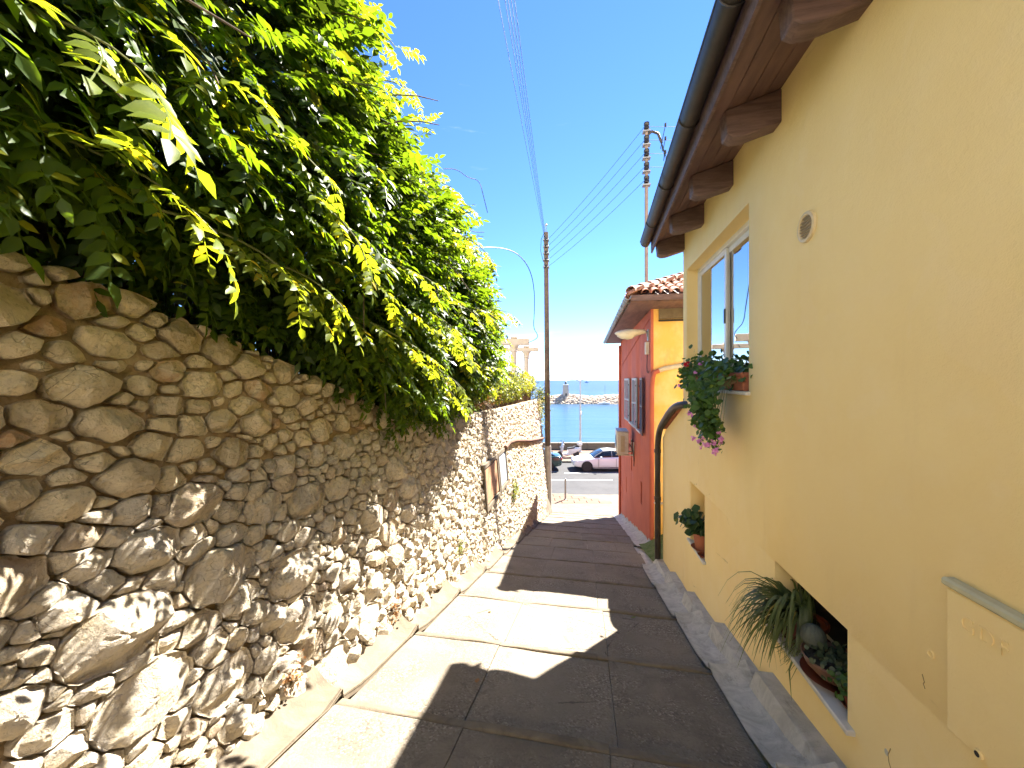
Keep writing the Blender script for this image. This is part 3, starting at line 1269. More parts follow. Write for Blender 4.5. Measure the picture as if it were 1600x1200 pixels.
# low yellow wall running on past the house, falling with the alley
mb = MB()
mb.prism([(LY + .004, HE + .002, -4.2), (LY + .004, 7.25, -4.2), (LY + .004, 7.25, -1.02), (LY + .004, 7.02, -.86), (LY + .004, HE + .002, -.36)], (.30, 0, 0))
weld_bevel(mb.build('low_wall', YELLOW, yh, smooth=30), .02)
mb = MB()
mb.prism([(LY - .03, HE + .01, -.358), (LY - .03, 6.98, -.84), (LY - .03, 6.98, -.785), (LY - .03, HE + .01, -.30)], (.36, 0, 0))
mb.build('wall_coping', TERRA, yh)
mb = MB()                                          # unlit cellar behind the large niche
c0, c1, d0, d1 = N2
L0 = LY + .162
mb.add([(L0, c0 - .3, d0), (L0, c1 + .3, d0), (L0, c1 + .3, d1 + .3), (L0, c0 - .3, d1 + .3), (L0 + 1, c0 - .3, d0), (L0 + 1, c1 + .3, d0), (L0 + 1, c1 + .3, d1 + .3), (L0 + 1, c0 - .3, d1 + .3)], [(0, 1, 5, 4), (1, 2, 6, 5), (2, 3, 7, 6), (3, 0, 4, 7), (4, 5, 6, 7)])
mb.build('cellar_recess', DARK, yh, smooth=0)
# room behind the window so that the glass has something to show
mb = MB()
mb.box(LY + .8, LY + .82, 3.2, 5.7, -.5, 2.0)
mb.build('room_wall', CURTAIN, yh, smooth=0)

# window: frame, two sliding sashes, panes
f0 = LY + .14
win = MB()
s0, s1, z0, z1 = WIN


def frame(mb, l0, l1, a, b, c, d, w, wt_=None, wb=None):
    wt_ = wt_ or w
    wb = wb or w
    mb.cbox(l0, l1, a, a + w, c, d, .004)
    mb.cbox(l0, l1, b - w, b, c, d, .004)
    mb.cbox(l0, l1, a + w, b - w, d - wt_, d, .004)
    mb.cbox(l0, l1, a + w, b - w, c, c + wb, .004)


frame(win, f0, f0 + .07, s0 - .01, s1 + .002, z0 - .01, z1 + .002, .055)
wo_ = win.build('window_frame', WHITEF, yh)
for k, (a, b, off) in enumerate(((s0 + .04, 4.60, .036), (4.53, s1 - .05, .008))):
    mb = MB()
    frame(mb, f0 + off, f0 + off + .026, a, b, z0 + .045, z1 - .055, .058)
    sa = mb.build('sash', WHITEF, wo_)
    mb = MB()
    mb.box(f0 + off + .010, f0 + off + .016, a + .05, b - .05, z0 + .095, z1 - .105)
    mb.build('pane', WINDGLASS, wo_, smooth=0)
mb = MB()
mb.cbox(f0 - .002, f0 + .012, 4.545, 4.585, .62, .78, .004)
mb.build('latch', GUTTER, wo_)
mb = MB()
mb.cbox(LY - .035, LY + .17, s0 - .03, s1 + .05, z0 - .028, z0 + .004, .006)
mb.build('window_sill', MARBLE, yh)
mb = MB()
mb.cbox(LY - .04, LY + .33, N2[0] - .06, N2[1] + .05, N2[2] - .022, N2[2] + .008, .005)
mb.build('niche_sill', MARBLE, yh)
mb = MB()
mb.cbox(LY - .035, LY + .33, N1[0] - .05, N1[1] + .05, N1[2] - .02, N1[2] + .008, .005)
mb.build('niche_sill', MARBLE, yh)

# roof: soffit boards, rafter tails, fascia, gutter, tiles above
def GL(s):
    return .93 - .028 * (5.9 - s)                    # the eave is not quite parallel to the wall


def SZ(l):
    return 2.07 + .30 * (l - LY)


REND = 5.93
roof_bits = []
mb = MB()
mb.loft([[(GL(s) + .03, s, SZ(GL(s) + .03)), (9, s, SZ(9)), (9, s, SZ(9) + .16), (GL(s) + .03, s, SZ(GL(s) + .03) + .10)] for s in (-3.3, REND)])
rf = mb.build('roof', WOODBR, yh, smooth=0)
l_edges = [1.0, 1.12, 1.24, 1.36]
for k in range(4):                                  # boards of the soffit run along the eave
    def bl(s, k=k):
        g = GL(s) + .035
        return g + (LY + .02 - g) * k / 4 + .003, g + (LY + .02 - g) * (k + 1) / 4 - .003
    mb = MB()
    mb.loft([[(bl(s)[0], s, SZ(bl(s)[0]) - .018), (bl(s)[1], s, SZ(bl(s)[1]) - .018), (bl(s)[1], s, SZ(bl(s)[1]) - .002), (bl(s)[0], s, SZ(bl(s)[0]) - .002)] for s in (-3.25, REND - .03)])
    mb.build('soffit_board', SOFFIT, rf, smooth=0)
for k in range(-1, 9):                              # rafter tails
    sn = 5.68 - .893 * k if k >= 0 else None
    if sn is None:
        continue
    g = GL(sn)
    zb = lambda l: SZ(l) - .255
    prof = [(LY + .05, SZ(LY + .05) - .02), (LY + .05, zb(LY + .05)), (1.12, zb(1.12)), (1.045, zb(1.045) + .02), (1.0, zb(1.0) + .06), (.985, SZ(.985) - .02)]
    mb = MB()
    mb.prism([(l, sn, z) for l, z in prof], (0, .13, 0))
    weld_bevel(mb.build('rafter_tail', WOODBR, rf), .008, 1)
mb = MB()                                           # fascia board
mb.loft([[(GL(s) + .012, s, 1.845 + .02), (GL(s) + .034, s, 1.845 + .02), (GL(s) + .034, s, 2.06), (GL(s) + .012, s, 2.06)] for s in (-3.3, REND)])
mb.build('fascia', WOODBR, rf, smooth=0)
mb = MB()                                           # half-round gutter
secs = []
for s in (-3.3, 0, 2, 4, REND + .03):
    pr = []
    for q in range(9):
        a_ = math.pi + math.pi * q / 8
        pr.append((GL(s) - .062 + .072 * math.cos(a_), s, 2.045 + .078 * math.sin(a_)))
    for q in range(8, -1, -1):
        a_ = math.pi + math.pi * q / 8
        pr.append((GL(s) - .062 + .064 * math.cos(a_), s, 2.045 + .070 * math.sin(a_)))
    secs.append(pr)
mb.loft(secs)
gt = mb.build('gutter', GUTTER, yh, smooth=40)
mb = MB()
mb.tube([(GL(s) - .132, s, 2.05) for s in (-3.3, 0, 3, REND + .03)], .009, 6)
mb.build('gutter_bead', GUTTER, gt)
for s in (5.2, 4.2, 3.2, 2.2, 1.2):
    mb = MB()
    pts = [(GL(s) - .062 + .076 * math.cos(math.pi + math.pi * q / 8), s, 2.045 + .082 * math.sin(math.pi + math.pi * q / 8)) for q in range(9)]
    mb.tube(pts, .006, 5)
    mb.build('gutter_bracket', GUTTER, gt)
for s in (4.0, 1.0):
    mb = MB()
    mb.loft([[(GL(q) - .062 + .076 * math.cos(math.pi + math.pi * j / 8), q, 2.045 + .082 * math.sin(math.pi + math.pi * j / 8)) for j in range(9)] for q in (s, s + .05)], closed=False, cap=False)
    mb.build('gutter_joint', GUTTER, gt)
# canal tiles along the eave
TILE = pm('roof_tile', (.46, .22, .13), (.34, .155, .10), .85, 7, .5, 50, .006)
TILE2 = pm('sunbleached_tile', (.55, .37, .27), (.42, .24, .16), .85, 7, .5, 50, .006)


def canal_tile(mb, p0, p1, r0, r1, up, th=.014, n=6):
    """half-round tile from p0 (low end) to p1"""
    p0, p1, up = Vector(p0), Vector(p1), Vector(up).normalized()
    ax = (p1 - p0).normalized()
    side = ax.cross(up).normalized()
    secs = []
    for p, r in ((p0, r0), (p1, r1)):
        o_ = [p + side * r * math.cos(math.pi * k / n) + up * r * math.sin(math.pi * k / n) for k in range(n + 1)]
        i_ = [p + side * (r - th) * math.cos(math.pi * k / n) + up * (r - th) * math.sin(math.pi * k / n) for k in range(n, -1, -1)]
        secs.append(o_ + i_)
    mb.loft(secs)


mb = MB()
k = -3.2
while k < REND:
    for row in range(3):
        l0 = GL(k) + .03 + row * .36
        canal_tile(mb, (l0, k, SZ(l0) + .12), (l0 + .40, k, SZ(l0 + .40) + .105), .085, .07, (-.29, 0, 1))
    k += .19
mb.build('tile_course', TILE, rf, smooth=50, kind='stuff')
mb = MB()
mb.add([(1.6, -3.3, SZ(1.6) + .2), (9, -3.3, SZ(9) + .2), (9, REND, SZ(9) + .2), (1.6, REND, SZ(1.6) + .2)], [(0, 1, 2, 3)])
mb.build('upper_roof', TILE, rf, smooth=0)

# dark downpipe that leaves the house, follows the low wall and drops to the path
mb = MB()
pts = [(LY + .06, 5.50, -.335), (LY - .01, 5.62, -.335), (LY - .075, 5.80, -.36), (LY - .08, 6.2, -.47), (LY - .08, 6.75, -.70), (LY - .08, 7.05, -.85), (LY - .08, 7.2, -1.02), (LY - .08, 7.26, -1.25), (LY - .08, 7.26, -2.2), (LY - .08, 7.26, PZ(7.26) - .02)]
mb.stube(pts, .052, 10, 1)
dp = mb.build('downpipe', GUTTER, yh, smooth=60)
for z in (-1.30, -2.15):
    mb = MB()
    mb.tube([(LY - .08, 7.26, z), (LY - .08, 7.26, z + .06)], .060, 10)
    mb.build('pipe_collar', GUTTER, dp)
mb = MB()
mb.box(LY - .14, LY + .01, 7.235, 7.285, -2.22, -2.19)
mb.build('pipe_clip', GALV, dp)

# round vent with slats
vc_ = Vector((LY, 2.68, .95))
mv = Matrix.Translation(vc_) @ Matrix.Rotation(R(-90), 4, 'Y')
mb = MB()
mb.lathe([(.070, -.01), (.070, .012), (.078, .018), (.092, .014), (.096, 0), (.096, -.01)], 28, mv)
vr = mb.build('vent', pm('cream_plastic', (.68, .56, .34), (.6, .48, .28), .5, 8, .1, 30), yh)
mb = MB()
mb.lathe([(.070, -.012), (.070, -.008)], 28, mv)
mb.build('vent_backing', DARK, vr, smooth=0)
VSLAT = pm('grey_slat', (.40, .34, .24), None, .5, 6, 0)
for k in range(7):
    z = -.057 + k * .019
    w = math.sqrt(.068 ** 2 - z ** 2)
    mb = MB()
    m_ = Matrix.Translation(vc_ + Vector((-.004, 0, z))) @ Matrix.Rotation(R(25), 4, 'Y')
    mb.box(-.008, .008, -w, w, -.003, .003, m_)
    mb.build('vent_slat', VSLAT, vr, smooth=0)

# meter cabinet painted over with the wall
mb = MB()
mb.cbox(LY - .032, LY + .01, 1.18, 1.715, -1.30, -.762, .012)
cb = mb.build('meter_cabinet', YELLOW, yh)
mb = MB()
mb.cbox(LY - .040, LY + .012, 1.17, 1.725, -.765, -.735, .008)
mb.build('cabinet_lid', pm('pale_green_lid', (.55, .52, .33), (.48, .45, .29), .7, 6, .3, 40), cb)
mb = MB()
mb.lathe([(.016, -.004), (.016, .008), (.010, .008), (.010, 0)], 16, Matrix.Translation((LY - .032, 1.585, -1.275)) @ Matrix.Rotation(R(-90), 4, 'Y'))
lk = mb.build('cabinet_lock', YELLOW, cb)
mb = MB()
mb.lathe([(.009, .001), (.009, .0085)], 12, Matrix.Translation((LY - .032, 1.585, -1.275)) @ Matrix.Rotation(R(-90), 4, 'Y'))
mb.build('keyhole', DARK, lk)


def text_mesh(txt, size, depth, mat, parent, mw, name='lettering'):
    cu = bpy.data.curves.new('t', 'FONT')
    cu.body = txt
    cu.size = size
    cu.extrude = depth
    cu.space_character = 1.25
    ob = bpy.data.objects.new('t', cu)
    COL.objects.link(ob)
    dg = bpy.context.evaluated_depsgraph_get()
    me = bpy.data.meshes.new_from_object(ob.evaluated_get(dg))
    bpy.data.objects.remove(ob)
    mi = W[parent.name].inverted() @ mw
    me.transform(mi)
    me.materials.clear()
    me.materials.append(mat)
    o = bpy.data.objects.new(name, me)
    COL.objects.link(o)
    o.parent = parent
    W[o.name] = W[parent.name]
    return o


# raised letters on the cabinet door, read from the alley (text runs towards the camera)
mw = Matrix.Translation((LY - .0325, 1.655, -.885)) @ Matrix(((0, 0, -1, 0), (-1, 0, 0, 0), (0, 1, 0, 0), (0, 0, 0, 1)))
text_mesh('GDF', .075, .003, YELLOW, cb, mw)
# small plaster plug and scars
for s, z, r in ((1.815, -1.09, .016),):
    mb = MB()
    mb.lathe([(r * .55, -.004), (r * .6, .004), (r, .004), (r * 1.15, -.004)], 14, Matrix.Translation((LY, s, z)) @ Matrix.Rotation(R(-90), 4, 'Y'))
    mb.build('plaster_plug', YELLOW, yh)
for pts in ([(1.855, -1.20), (1.845, -1.225), (1.85, -1.235), (1.842, -1.25)], [(2.02, -1.66), (2.035, -1.70), (2.03, -1.73), (2.0, -1.78), (1.95, -1.82)]):
    mb = MB()
    mb.tube([(LY + .001, s, z) for s, z in pts], .0028, 5)
    mb.build('crack', pm('crack_brown', (.36, .25, .12), None, .9, 9, 0), yh)
# flaked hole near the foot of the wall
mb = MB()
mb.lathe([(.006, .003), (.02, .001), (.022, -.004)], 9, Matrix.Translation((LY, 2.045, -1.70)) @ Matrix.Rotation(R(-90), 4, 'Y') @ Matrix.Scale(1.2, 4, (1, 0, 0)) @ Matrix.Scale(.6, 4))
mb.build('flaked_patch', CEM, yh)

# ------------------------------------------------------------------ the red house further down
LR, RS0, RS1 = 1.5, 9.42, 17.3
rh = root('red_house', (LR, 12, PZ(12)), 0, 'red and ochre house with tiled hip roof at the foot of the alley', 'house')
W1 = (12.62, 13.50, -1.40, .05)
W2 = (10.92, 11.55, -1.40, .05)
SL = [(14.75, 14.98, -4.20, -3.62), (10.86, 11.14, -3.40, -2.79), (13.15, 13.42, -3.02, -2.35), (16.3, 16.5, -5.0, -4.3)]
mb = MB()
wall_holes(mb, LR, RS0, RS1, -6.4, 2.2, [(*W1, .14, True), (*W2, .14, True)] + [(*s_, .16, True) for s_ in SL])
mb.add([(LR, RS1, -6.4), (8, RS1, -6.4), (8, RS1, 2.2), (LR, RS1, 2.2)], [(0, 1, 2, 3)])
weld_bevel(mb.build('red_wall', RED, rh, smooth=30), .02)
mb = MB()                                           # ochre end wall facing up the alley, above a grey weathered foot
mb.add([(LR + .05, RS0 - .004, -5.0), (8, RS0 - .004, -5.0), (8, RS0 - .004, 2.2), (LR + .05, RS0 - .004, 2.2)], [(0, 1, 2, 3)])
mb.build('ochre_wall', OCHRE, rh, smooth=0)
mb = MB()
mb.box(LR - .004, LR + .055, RS0 - .012, RS0 + .01, -5, 2.2)
mb.build('corner_strip', RED, rh, smooth=0)
mb = MB()
mb.cbox(LR + .17, 8, RS0 - .035, RS0 - .006, 1.42, 1.9, .006)
mb.build('wall_plate_band', CONC, rh)
mb = MB()
mb.cbox(LR + .165, 8, RS0 - .05, RS0 - .008, 1.36, 1.405, .006)
mb.build('band_shadow_rail', GUTTER, rh)
for l in (2.35, 3.9):
    mb = MB()
    mb.cbox(l, l + .10, 8.75, RS0 - .01, 1.62, 1.74, .008)
    mb.build('rafter_tail', WOODBR, rh)
mb = MB()                                           # conduit across the ochre wall, then red downpipe at the corner
mb.tube([(6, RS0 - .06, .50), (2.6, RS0 - .06, .42), (1.80, RS0 - .07, .27), (1.66, RS0 - .08, .22)], .052, 8)
mb.build('cross_pipe', IVORY, rh)
mb = MB()
mb.tube([(1.66, RS0 - .08, .22), (1.56, RS0 - .09, .18), (LR + .02, RS0 - .09, .05), (LR + .0, RS0 - .09, -.2), (LR + .0, RS0 - .09, -3.62)], .055, 8)
mb.build('downpipe', RED, rh, smooth=60)
mb = MB()
mb.tube([(LR - .05, RS1 - .1, 1.5), (LR - .05, RS1 - .1, ZR)], .05, 8)
mb.build('downpipe', RED, rh, smooth=60)
mb = MB()
mb.tube([(LR - .02, 9.6, 1.45), (LR - .02, 12, 1.15), (LR - .02, 15, .8), (LR - .02, 17.2, .55)], .012, 5)
mb.build('wall_cable', RED, rh)

# hip roof
EZ = 1.76
ea = Vector((.93, 8.45, EZ))
eb = Vector((.90, 17.75, EZ - .05))
ec = Vector((9.0, 17.75, EZ))
ed = Vector((9.0, 8.45, EZ))
ra = Vector((4.6, 13.1, 3.62))
rb = Vector((5.4, 13.3, 3.62))
mb = MB()
dn = Vector((0, 0, -.07))
mb.add([ea, eb, ec, ed, ra, rb] + [p + dn for p in (ea, eb, ec, ed)], [(0, 4, 1), (0, 3, 5, 4), (1, 4, 5, 2), (2, 5, 3), (6, 7, 1, 0), (7, 8, 2, 1), (8, 9, 3, 2), (9, 6, 0, 3), (6, 9, 8, 7)])
rr = mb.build('roof', WOODBR, rh, smooth=0)


def tile_field(p00, p10, top0, top1, nrm, ncol, nrow, clipf):
    out = []
    for i in range(ncol):
        for j in range(nrow):
            u = (i + .5) / ncol
            a, b = j / nrow, (j + 1.12) / nrow
            q0 = (p00.lerp(p10, u)).lerp(top0.lerp(top1, u), a)
            q1 = (p00.lerp(p10, u)).lerp(top0.lerp(top1, u), b)
            if clipf(q0):
                out.append((q0, q1))
    return out


# near slope: rows of tiles, those in view are single parts
def on_hip(p):
    """inside the near slope (right of the hip line)"""
    f_ = (p.y - ea.y) / (ra.y - ea.y)
    return p.x > ea.x + f_ * (ra.x - ea.x) + .05


nn = (ed - ea).cross(ra - ea)
nn = -nn if nn.z < 0 else nn
nn.normalize()
far_tiles = MB()
dep = ra.y - ea.y
dz = ra.z - ea.z
for j in range(13):
    for i in range(38):
        x = 1.05 + i * .205
        y0 = ea.y + .10 + j * .36
        y1 = y0 + .41
        z0 = EZ + .035 + (y0 - ea.y) / dep * dz + .012
        z1 = EZ + .035 + (y1 - ea.y) / dep * dz
        if not on_hip(Vector((x, y0 + .1, 0))):
            continue
        jx = rnd(-.01, .01)
        mat_ = TILE if random.random() < .65 else TILE2
        if x < 4.3 and j < 8:
            mb = MB()
            canal_tile(mb, (x + jx, y0, z0), (x, y1, z1), .095, .078, nn)
            mb.build('roof_tile', mat_, rr, smooth=50)
        else:
            canal_tile(far_tiles, (x + jx, y0, z0), (x, y1, z1), .095, .078, nn, n=4)
for j in range(14):                                 # alley slope, seen only edge-on
    for i in range(45):
        y = 8.5 + i * .205
        f0_, f1_ = j / 13, (j + 1.1) / 13
        t_lim = min((y - ea.y) / (ra.y - ea.y), (eb.y - y) / (eb.y - rb.y))
        if f0_ > t_lim:
            continue
        p0 = Vector((ea.x - .04 + (ra.x - ea.x) * f0_, y, EZ + .04 + dz * f0_))
        p1 = Vector((ea.x - .04 + (ra.x - ea.x) * f1_, y, EZ + .03 + dz * f1_))
        canal_tile(far_tiles, p0, p1, .095, .078, (-.45, 0, 1), n=4)
far_tiles.build('tile_field', TILE, rr, smooth=50, kind='stuff')
hl = (ra - ea).length
for k in range(int(hl / .38)):                      # hip tiles
    p0 = ea + (ra - ea) * (k * .38 / hl) + Vector((0, 0, .10))
    p1 = ea + (ra - ea) * min(1, ((k + 1) * .38 + .05) / hl) + Vector((0, 0, .085))
    mb = MB()
    canal_tile(mb, p0 + Vector((0, 0, .012)), p1, .125, .105, (0, 0, 1))
    mb.build('hip_tile', TILE2, rr, smooth=50)
mb = MB()                                           # gutters
secs = []
for p in (ea + Vector((-.06, -.1, 0)), eb + Vector((-.06, 0, 0))):
    pr = [(p.x + .07 * math.cos(math.pi + math.pi * q / 8), p.y, p.z + .0 + .075 * math.sin(math.pi + math.pi * q / 8)) for q in range(9)]
    pr += [(p.x + .06 * math.cos(math.pi + math.pi * q / 8), p.y, p.z + .0 + .065 * math.sin(math.pi + math.pi * q / 8)) for q in range(8, -1, -1)]
    secs.append(pr)
mb.loft(secs)
gg = mb.build('gutter', METAL, rh, smooth=40)
k = ea.y + .2
while k < eb.y:
    mb = MB()
    mb.tube([(ea.x - .06 + .076 * math.cos(math.pi + math.pi * q / 6), k, EZ - .02 + .08 * math.sin(math.pi + math.pi * q / 6)) for q in range(7)], .008, 4)
    mb.build('gutter_bracket', METAL, gg)
    k += .55
mb = MB()
mb.loft([[(p.x, p.y + .0, p.z - .09), (p.x, p.y - .03, p.z - .09), (p.x, p.y - .03, p.z + .03), (p.x, p.y, p.z + .03)] for p in (ea, ed)])
mb.build('eave_board', WOODBR, rh, smooth=0)
mb = MB()
mb.box(ea.x + .01, LR + .02, ea.y + .02, eb.y - .02, EZ - .10, EZ - .072)
mb.box(LR - .02, 8.9, ea.y + .02, RS0 + .02, EZ - .103, EZ - .074)
mb.build('soffit', SOFFIT, rh, smooth=0)

# windows with louvred shutters folded back against the wall
SHUT = pm('brown_shutter', (.10, .042, .032), (.075, .03, .024), .5, 6, .2, 40)
SHUTG = pm('grey_shutter_face', (.36, .37, .37), (.28, .29, .29), .45, 6, .2, 40)


def shutter(sa, sb, ang, mat):
    """leaf hinged at sa reaching to sb when flat, swung off the wall by ang degrees"""
    w = abs(sb - sa)
    sg = 1 if sb > sa else -1
    ax = Vector((-math.sin(R(ang)), sg * math.cos(R(ang)), 0))
    nr_ = Vector((-math.cos(R(ang)), -sg * math.sin(R(ang)), 0))
    M_ = Matrix((( ax.x, nr_.x, 0, LR - .03), (ax.y, nr_.y, 0, sa), (0, 0, 1, -1.42), (0, 0, 0, 1)))
    H_ = 1.48
    mb = MB()
    mb.box(0, .06, 0, .035, 0, H_, M_)
    mb.box(w - .06, w, 0, .035, 0, H_, M_)
    for z in (0, H_ * .5 - .035, H_ - .07):
        mb.box(.06, w - .06, .002, .033, z, z + .07, M_)
    lf = mb.build('shutter', mat, rh, smooth=0)
    mb = MB()
    z = .085
    while z < H_ - .09:
        if abs(z - H_ * .5) > .05:
            mm_ = M_ @ Matrix.Translation((w / 2, .018, z)) @ Matrix.Rotation(R(40), 4, 'X')
            mb.box(-w / 2 + .06, w / 2 - .06, -.018, .018, -.004, .004, mm_)
        z += .034
    mb.build('louvre_slats', mat, lf, smooth=0, kind='stuff')
    mb = MB()
    mb.box(.0, .05, .036, .05, .2, .24, M_)
    mb.box(.0, .05, .036, .05, H_ - .24, H_ - .2, M_)
    mb.build('hinge', BLACKM, lf, smooth=0)


shutter(13.52, 14.65, 2.0, SHUTG)
shutter(11.58, 12.40, 2.5, SHUTG)
shutter(10.90, 10.25, 2.5, SHUT)
for w_ in (W1, W2):
    mb = MB()
    frame(mb, LR + .05, LR + .10, w_[0] + .002, w_[1] - .002, w_[2] + .002, w_[3] - .002, .06)
    mb.box(LR + .055, LR + .095, (w_[0] + w_[1]) / 2 - .03, (w_[0] + w_[1]) / 2 + .03, w_[2] + .06, w_[3] - .06)
    wf = mb.build('window', SHUT, rh, smooth=0)
    mb = MB()
    mb.box(LR + .07, LR + .08, w_[0] + .05, w_[1] - .05, w_[2] + .05, w_[3] - .05)
    mb.build('pane', WINDGLASS, wf, smooth=0)
    mb = MB()
    mb.cbox(LR - .07, LR + .12, w_[0] - .08, w_[1] + .08, w_[2] - .05, w_[2] + .003, .006)
    mb.build('window_sill', MARBLE, wf)

# wall lantern: long cast lamp head on a bracket
wl = root('wall_street_lamp', (LR, 9.75, 1.15), 0, 'pale oval street lamp head bracketed to the red wall under the eave', 'street lamp')
mb = MB()
secs = []
for u, wx, hz, zc in ((0, .02, .015, .005), (.05, .07, .05, .0), (.15, .115, .085, -.005), (.30, .14, .11, -.01), (.42, .135, .105, 0), (.55, .10, .075, .02), (.66, .075, .06, .03), (.72, .06, .05, .03)):
    secs.append([(LR - .80 + u, 9.72 + wx * math.cos(q * math.pi / 6), 1.14 + zc + hz * math.sin(q * math.pi / 6)) for q in range(12)])
mb.loft(secs)
mb.build('lamp_head', IVORY, wl, smooth=60)
mb = MB()
mb.loft([[(LR - .80 + u, 9.72 + w * math.cos(math.pi + q * math.pi / 8), 1.125 + h * math.sin(math.pi + q * math.pi / 8)) for q in range(9)] for u, w, h in ((.06, .06, .06), (.15, .11, .115), (.30, .135, .14), (.42, .12, .12), (.48, .06, .06))])
mb.build('diffuser', pm('milky_glass', (.62, .60, .50), (.55, .53, .43), .3, 4, .05, 20), wl, smooth=60)
mb = MB()
mb.tube([(LR - .12, 9.72, 1.17), (LR - .04, 9.72, 1.16), (LR - .02, 9.72, 1.05)], .03, 8)
mb.box(LR - .035, LR - .002, 9.66, 9.78, .95, 1.22)
mb.build('bracket', METAL, wl)
mb = MB()
mb.cbox(LR - .09, LR - .002, 9.63, 9.78, .62, .92, .01)
mb.build('junction_box', IVORY, wl)
mb = MB()
mb.tube([(LR - .04, 9.70, .62), (LR - .05, 9.70, .35), (LR - .05, 9.66, .2), (LR - .04, 9.58, .17), (LR - .03, 9.52, .22)], .010, 6)
mb.build('cable', BLACKM, wl)

# air conditioner
ac = root('air_conditioner', (LR, 12.9, -2.42), 0, 'beige outdoor air conditioner unit on a bracket on the red wall', 'air conditioner')
mb = MB()
mb.cbox(LR - .52, LR - .18, 12.45, 13.3, -2.33, -1.62, .018)
bd = mb.build('casing', IVORY, ac)
mb = MB()
mb.cbox(LR - .53, LR - .17, 12.44, 13.31, -1.62, -1.595, .006)
mb.build('casing_top', GALV, ac)
mb = MB()
mg = Matrix.Translation((LR - .523, 12.98, -1.98)) @ Matrix.Rotation(R(-90), 4, 'Y')
mb.lathe([(.25, 0), (.25, .006), (.235, .006), (.235, 0)], 24, mg)
for k in range(5):
    r_ = .04 + k * .042
    mb.lathe([(r_, .001), (r_, .007), (r_ - .008, .007), (r_ - .008, .001)], 20, mg)
mb.build('fan_grille', GALV, ac)
mb = MB()
mb.cbox(LR - .42, LR - .30, 12.435, 12.452, -2.25, -1.75, .004)
mb.build('service_cover', pm('tan_cover', (.50, .40, .24), (.42, .33, .2), .6, 6, .1, 40), ac)
for s in (12.55, 13.15):
    mb = MB()
    mb.box(LR - .56, LR - .002, s, s + .04, -2.375, -2.338)
    mb.box(LR - .035, LR - .003, s, s + .04, -2.34, -1.95)
    mb.tube([(LR - .50, s + .02, -2.37), (LR - .02, s + .02, -2.37)], .012, 5)
    mb.build('bracket', IVORY, ac)
mb = MB()
for k in range(3):
    mb.tube([(LR - .18, 12.5 + k * .04, -2.1 + k * .06), (LR - .10, 12.48 + k * .04, -2.05), (LR - .05, 12.5 + k * .03, -2.2), (LR - .012, 12.5 + k * .03, -2.45), (LR - .012, 12.55, -2.7)], .012, 5)
mb.build('hoses', BLACKM, ac)

# ------------------------------------------------------------------ leaves
def leaflet_np(full=True):
    """pointed leaflet along +Y, unit length, folded along the midrib"""
    if full:
        v = np.array([(0, 0, 0), (-.21, .30, .05), (-.17, .62, .035), (0, 1.0, -.10), (.17, .62, .035), (.21, .30, .05), (0, .34, 0), (0, .66, -.03)], float)
        f = np.array([(0, 6, 1, 1), (1, 6, 7, 2), (2, 7, 3, 3), (0, 5, 6, 6), (5, 4, 7, 6), (4, 3, 7, 7)])
        f = np.array([(0, 6, 1), (1, 6, 7), (1, 7, 2), (2, 7, 3), (0, 5, 6), (5, 4, 7), (5, 7, 6), (4, 3, 7)])
    else:
        v = np.array([(0, 0, 0), (-.2, .42, .04), (0, 1.0, -.08), (.2, .42, .04)], float)
        f = np.array([(0, 3, 1), (1, 3, 2)])
    return v, f


def rot_axis(a, b):
    return np.array(Matrix.Rotation(b, 3, a))


def compound(npair, full=True, sd=0):
    """pinnate leaf: rachis of unit length along +Y with leaflet pairs and a terminal one"""
    rg = random.Random(sd)
    lv, lf = leaflet_np(full)
    V, F, nv = [], [], 0
    droop = rg.uniform(.25, .7)

    def rach(t):
        return np.array((0.03 * math.sin(t * 5 + sd), t * (1 - .12 * droop * t), -droop * .42 * t * t))
    for k in range(npair + 1):
        t = .22 + .78 * k / npair
        sides = (-1, 1) if k < npair else (0,)
        for sgn in sides:
            L = (.30 if k < npair else .34) * (1 - .25 * abs(t - .55)) * rg.uniform(.85, 1.12)
            ang = R(rg.uniform(52, 70)) * sgn
            m = rot_axis('Z', -ang) @ rot_axis('X', R(rg.uniform(-38, -5))) @ rot_axis('Y', R(rg.uniform(-30, 30)))
            w = lv * np.array((L * rg.uniform(.95, 1.25), L, L))
            V.append(w @ m.T + rach(t))
            F.append(lf + nv)
            nv += len(lv)
    # rachis: thin three-sided strip
    pts = [rach(q / 4) for q in range(5)]
    strip = np.array([p + d for p in pts for d in ((-.008, 0, 0), (.008, 0, 0))])
    V.append(strip)
    F.append(np.array([x for i in range(4) for x in ((2 * i, 2 * i + 1, 2 * i + 3), (2 * i, 2 * i + 3, 2 * i + 2))]) + nv)
    return np.vstack(V), np.vstack(F)


PROTO = [compound(5 + k % 2, True, k) for k in range(7)]
PROTO_S = [compound(5, False, 20 + k) for k in range(4)]


def frame_from(d, upv):
    """columns: x side, y along d, z up-ish"""
    d = d / np.linalg.norm(d)
    x = np.cross(d, upv)
    n = np.linalg.norm(x)
    x = x / n if n > 1e-4 else np.array((1., 0, 0))
    z = np.cross(x, d)
    return np.stack([x, d, z], 1)


def scatter(items):
    """items: (proto, position, 3x3, scale) joined to one vertex and one face array"""
    V, F, n = [], [], 0
    for (pv, pf), p, m, sc in items:
        V.append((pv * sc) @ m.T + p)
        F.append(pf + n)
        n += len(pv)
    return np.vstack(V), np.vstack(F)


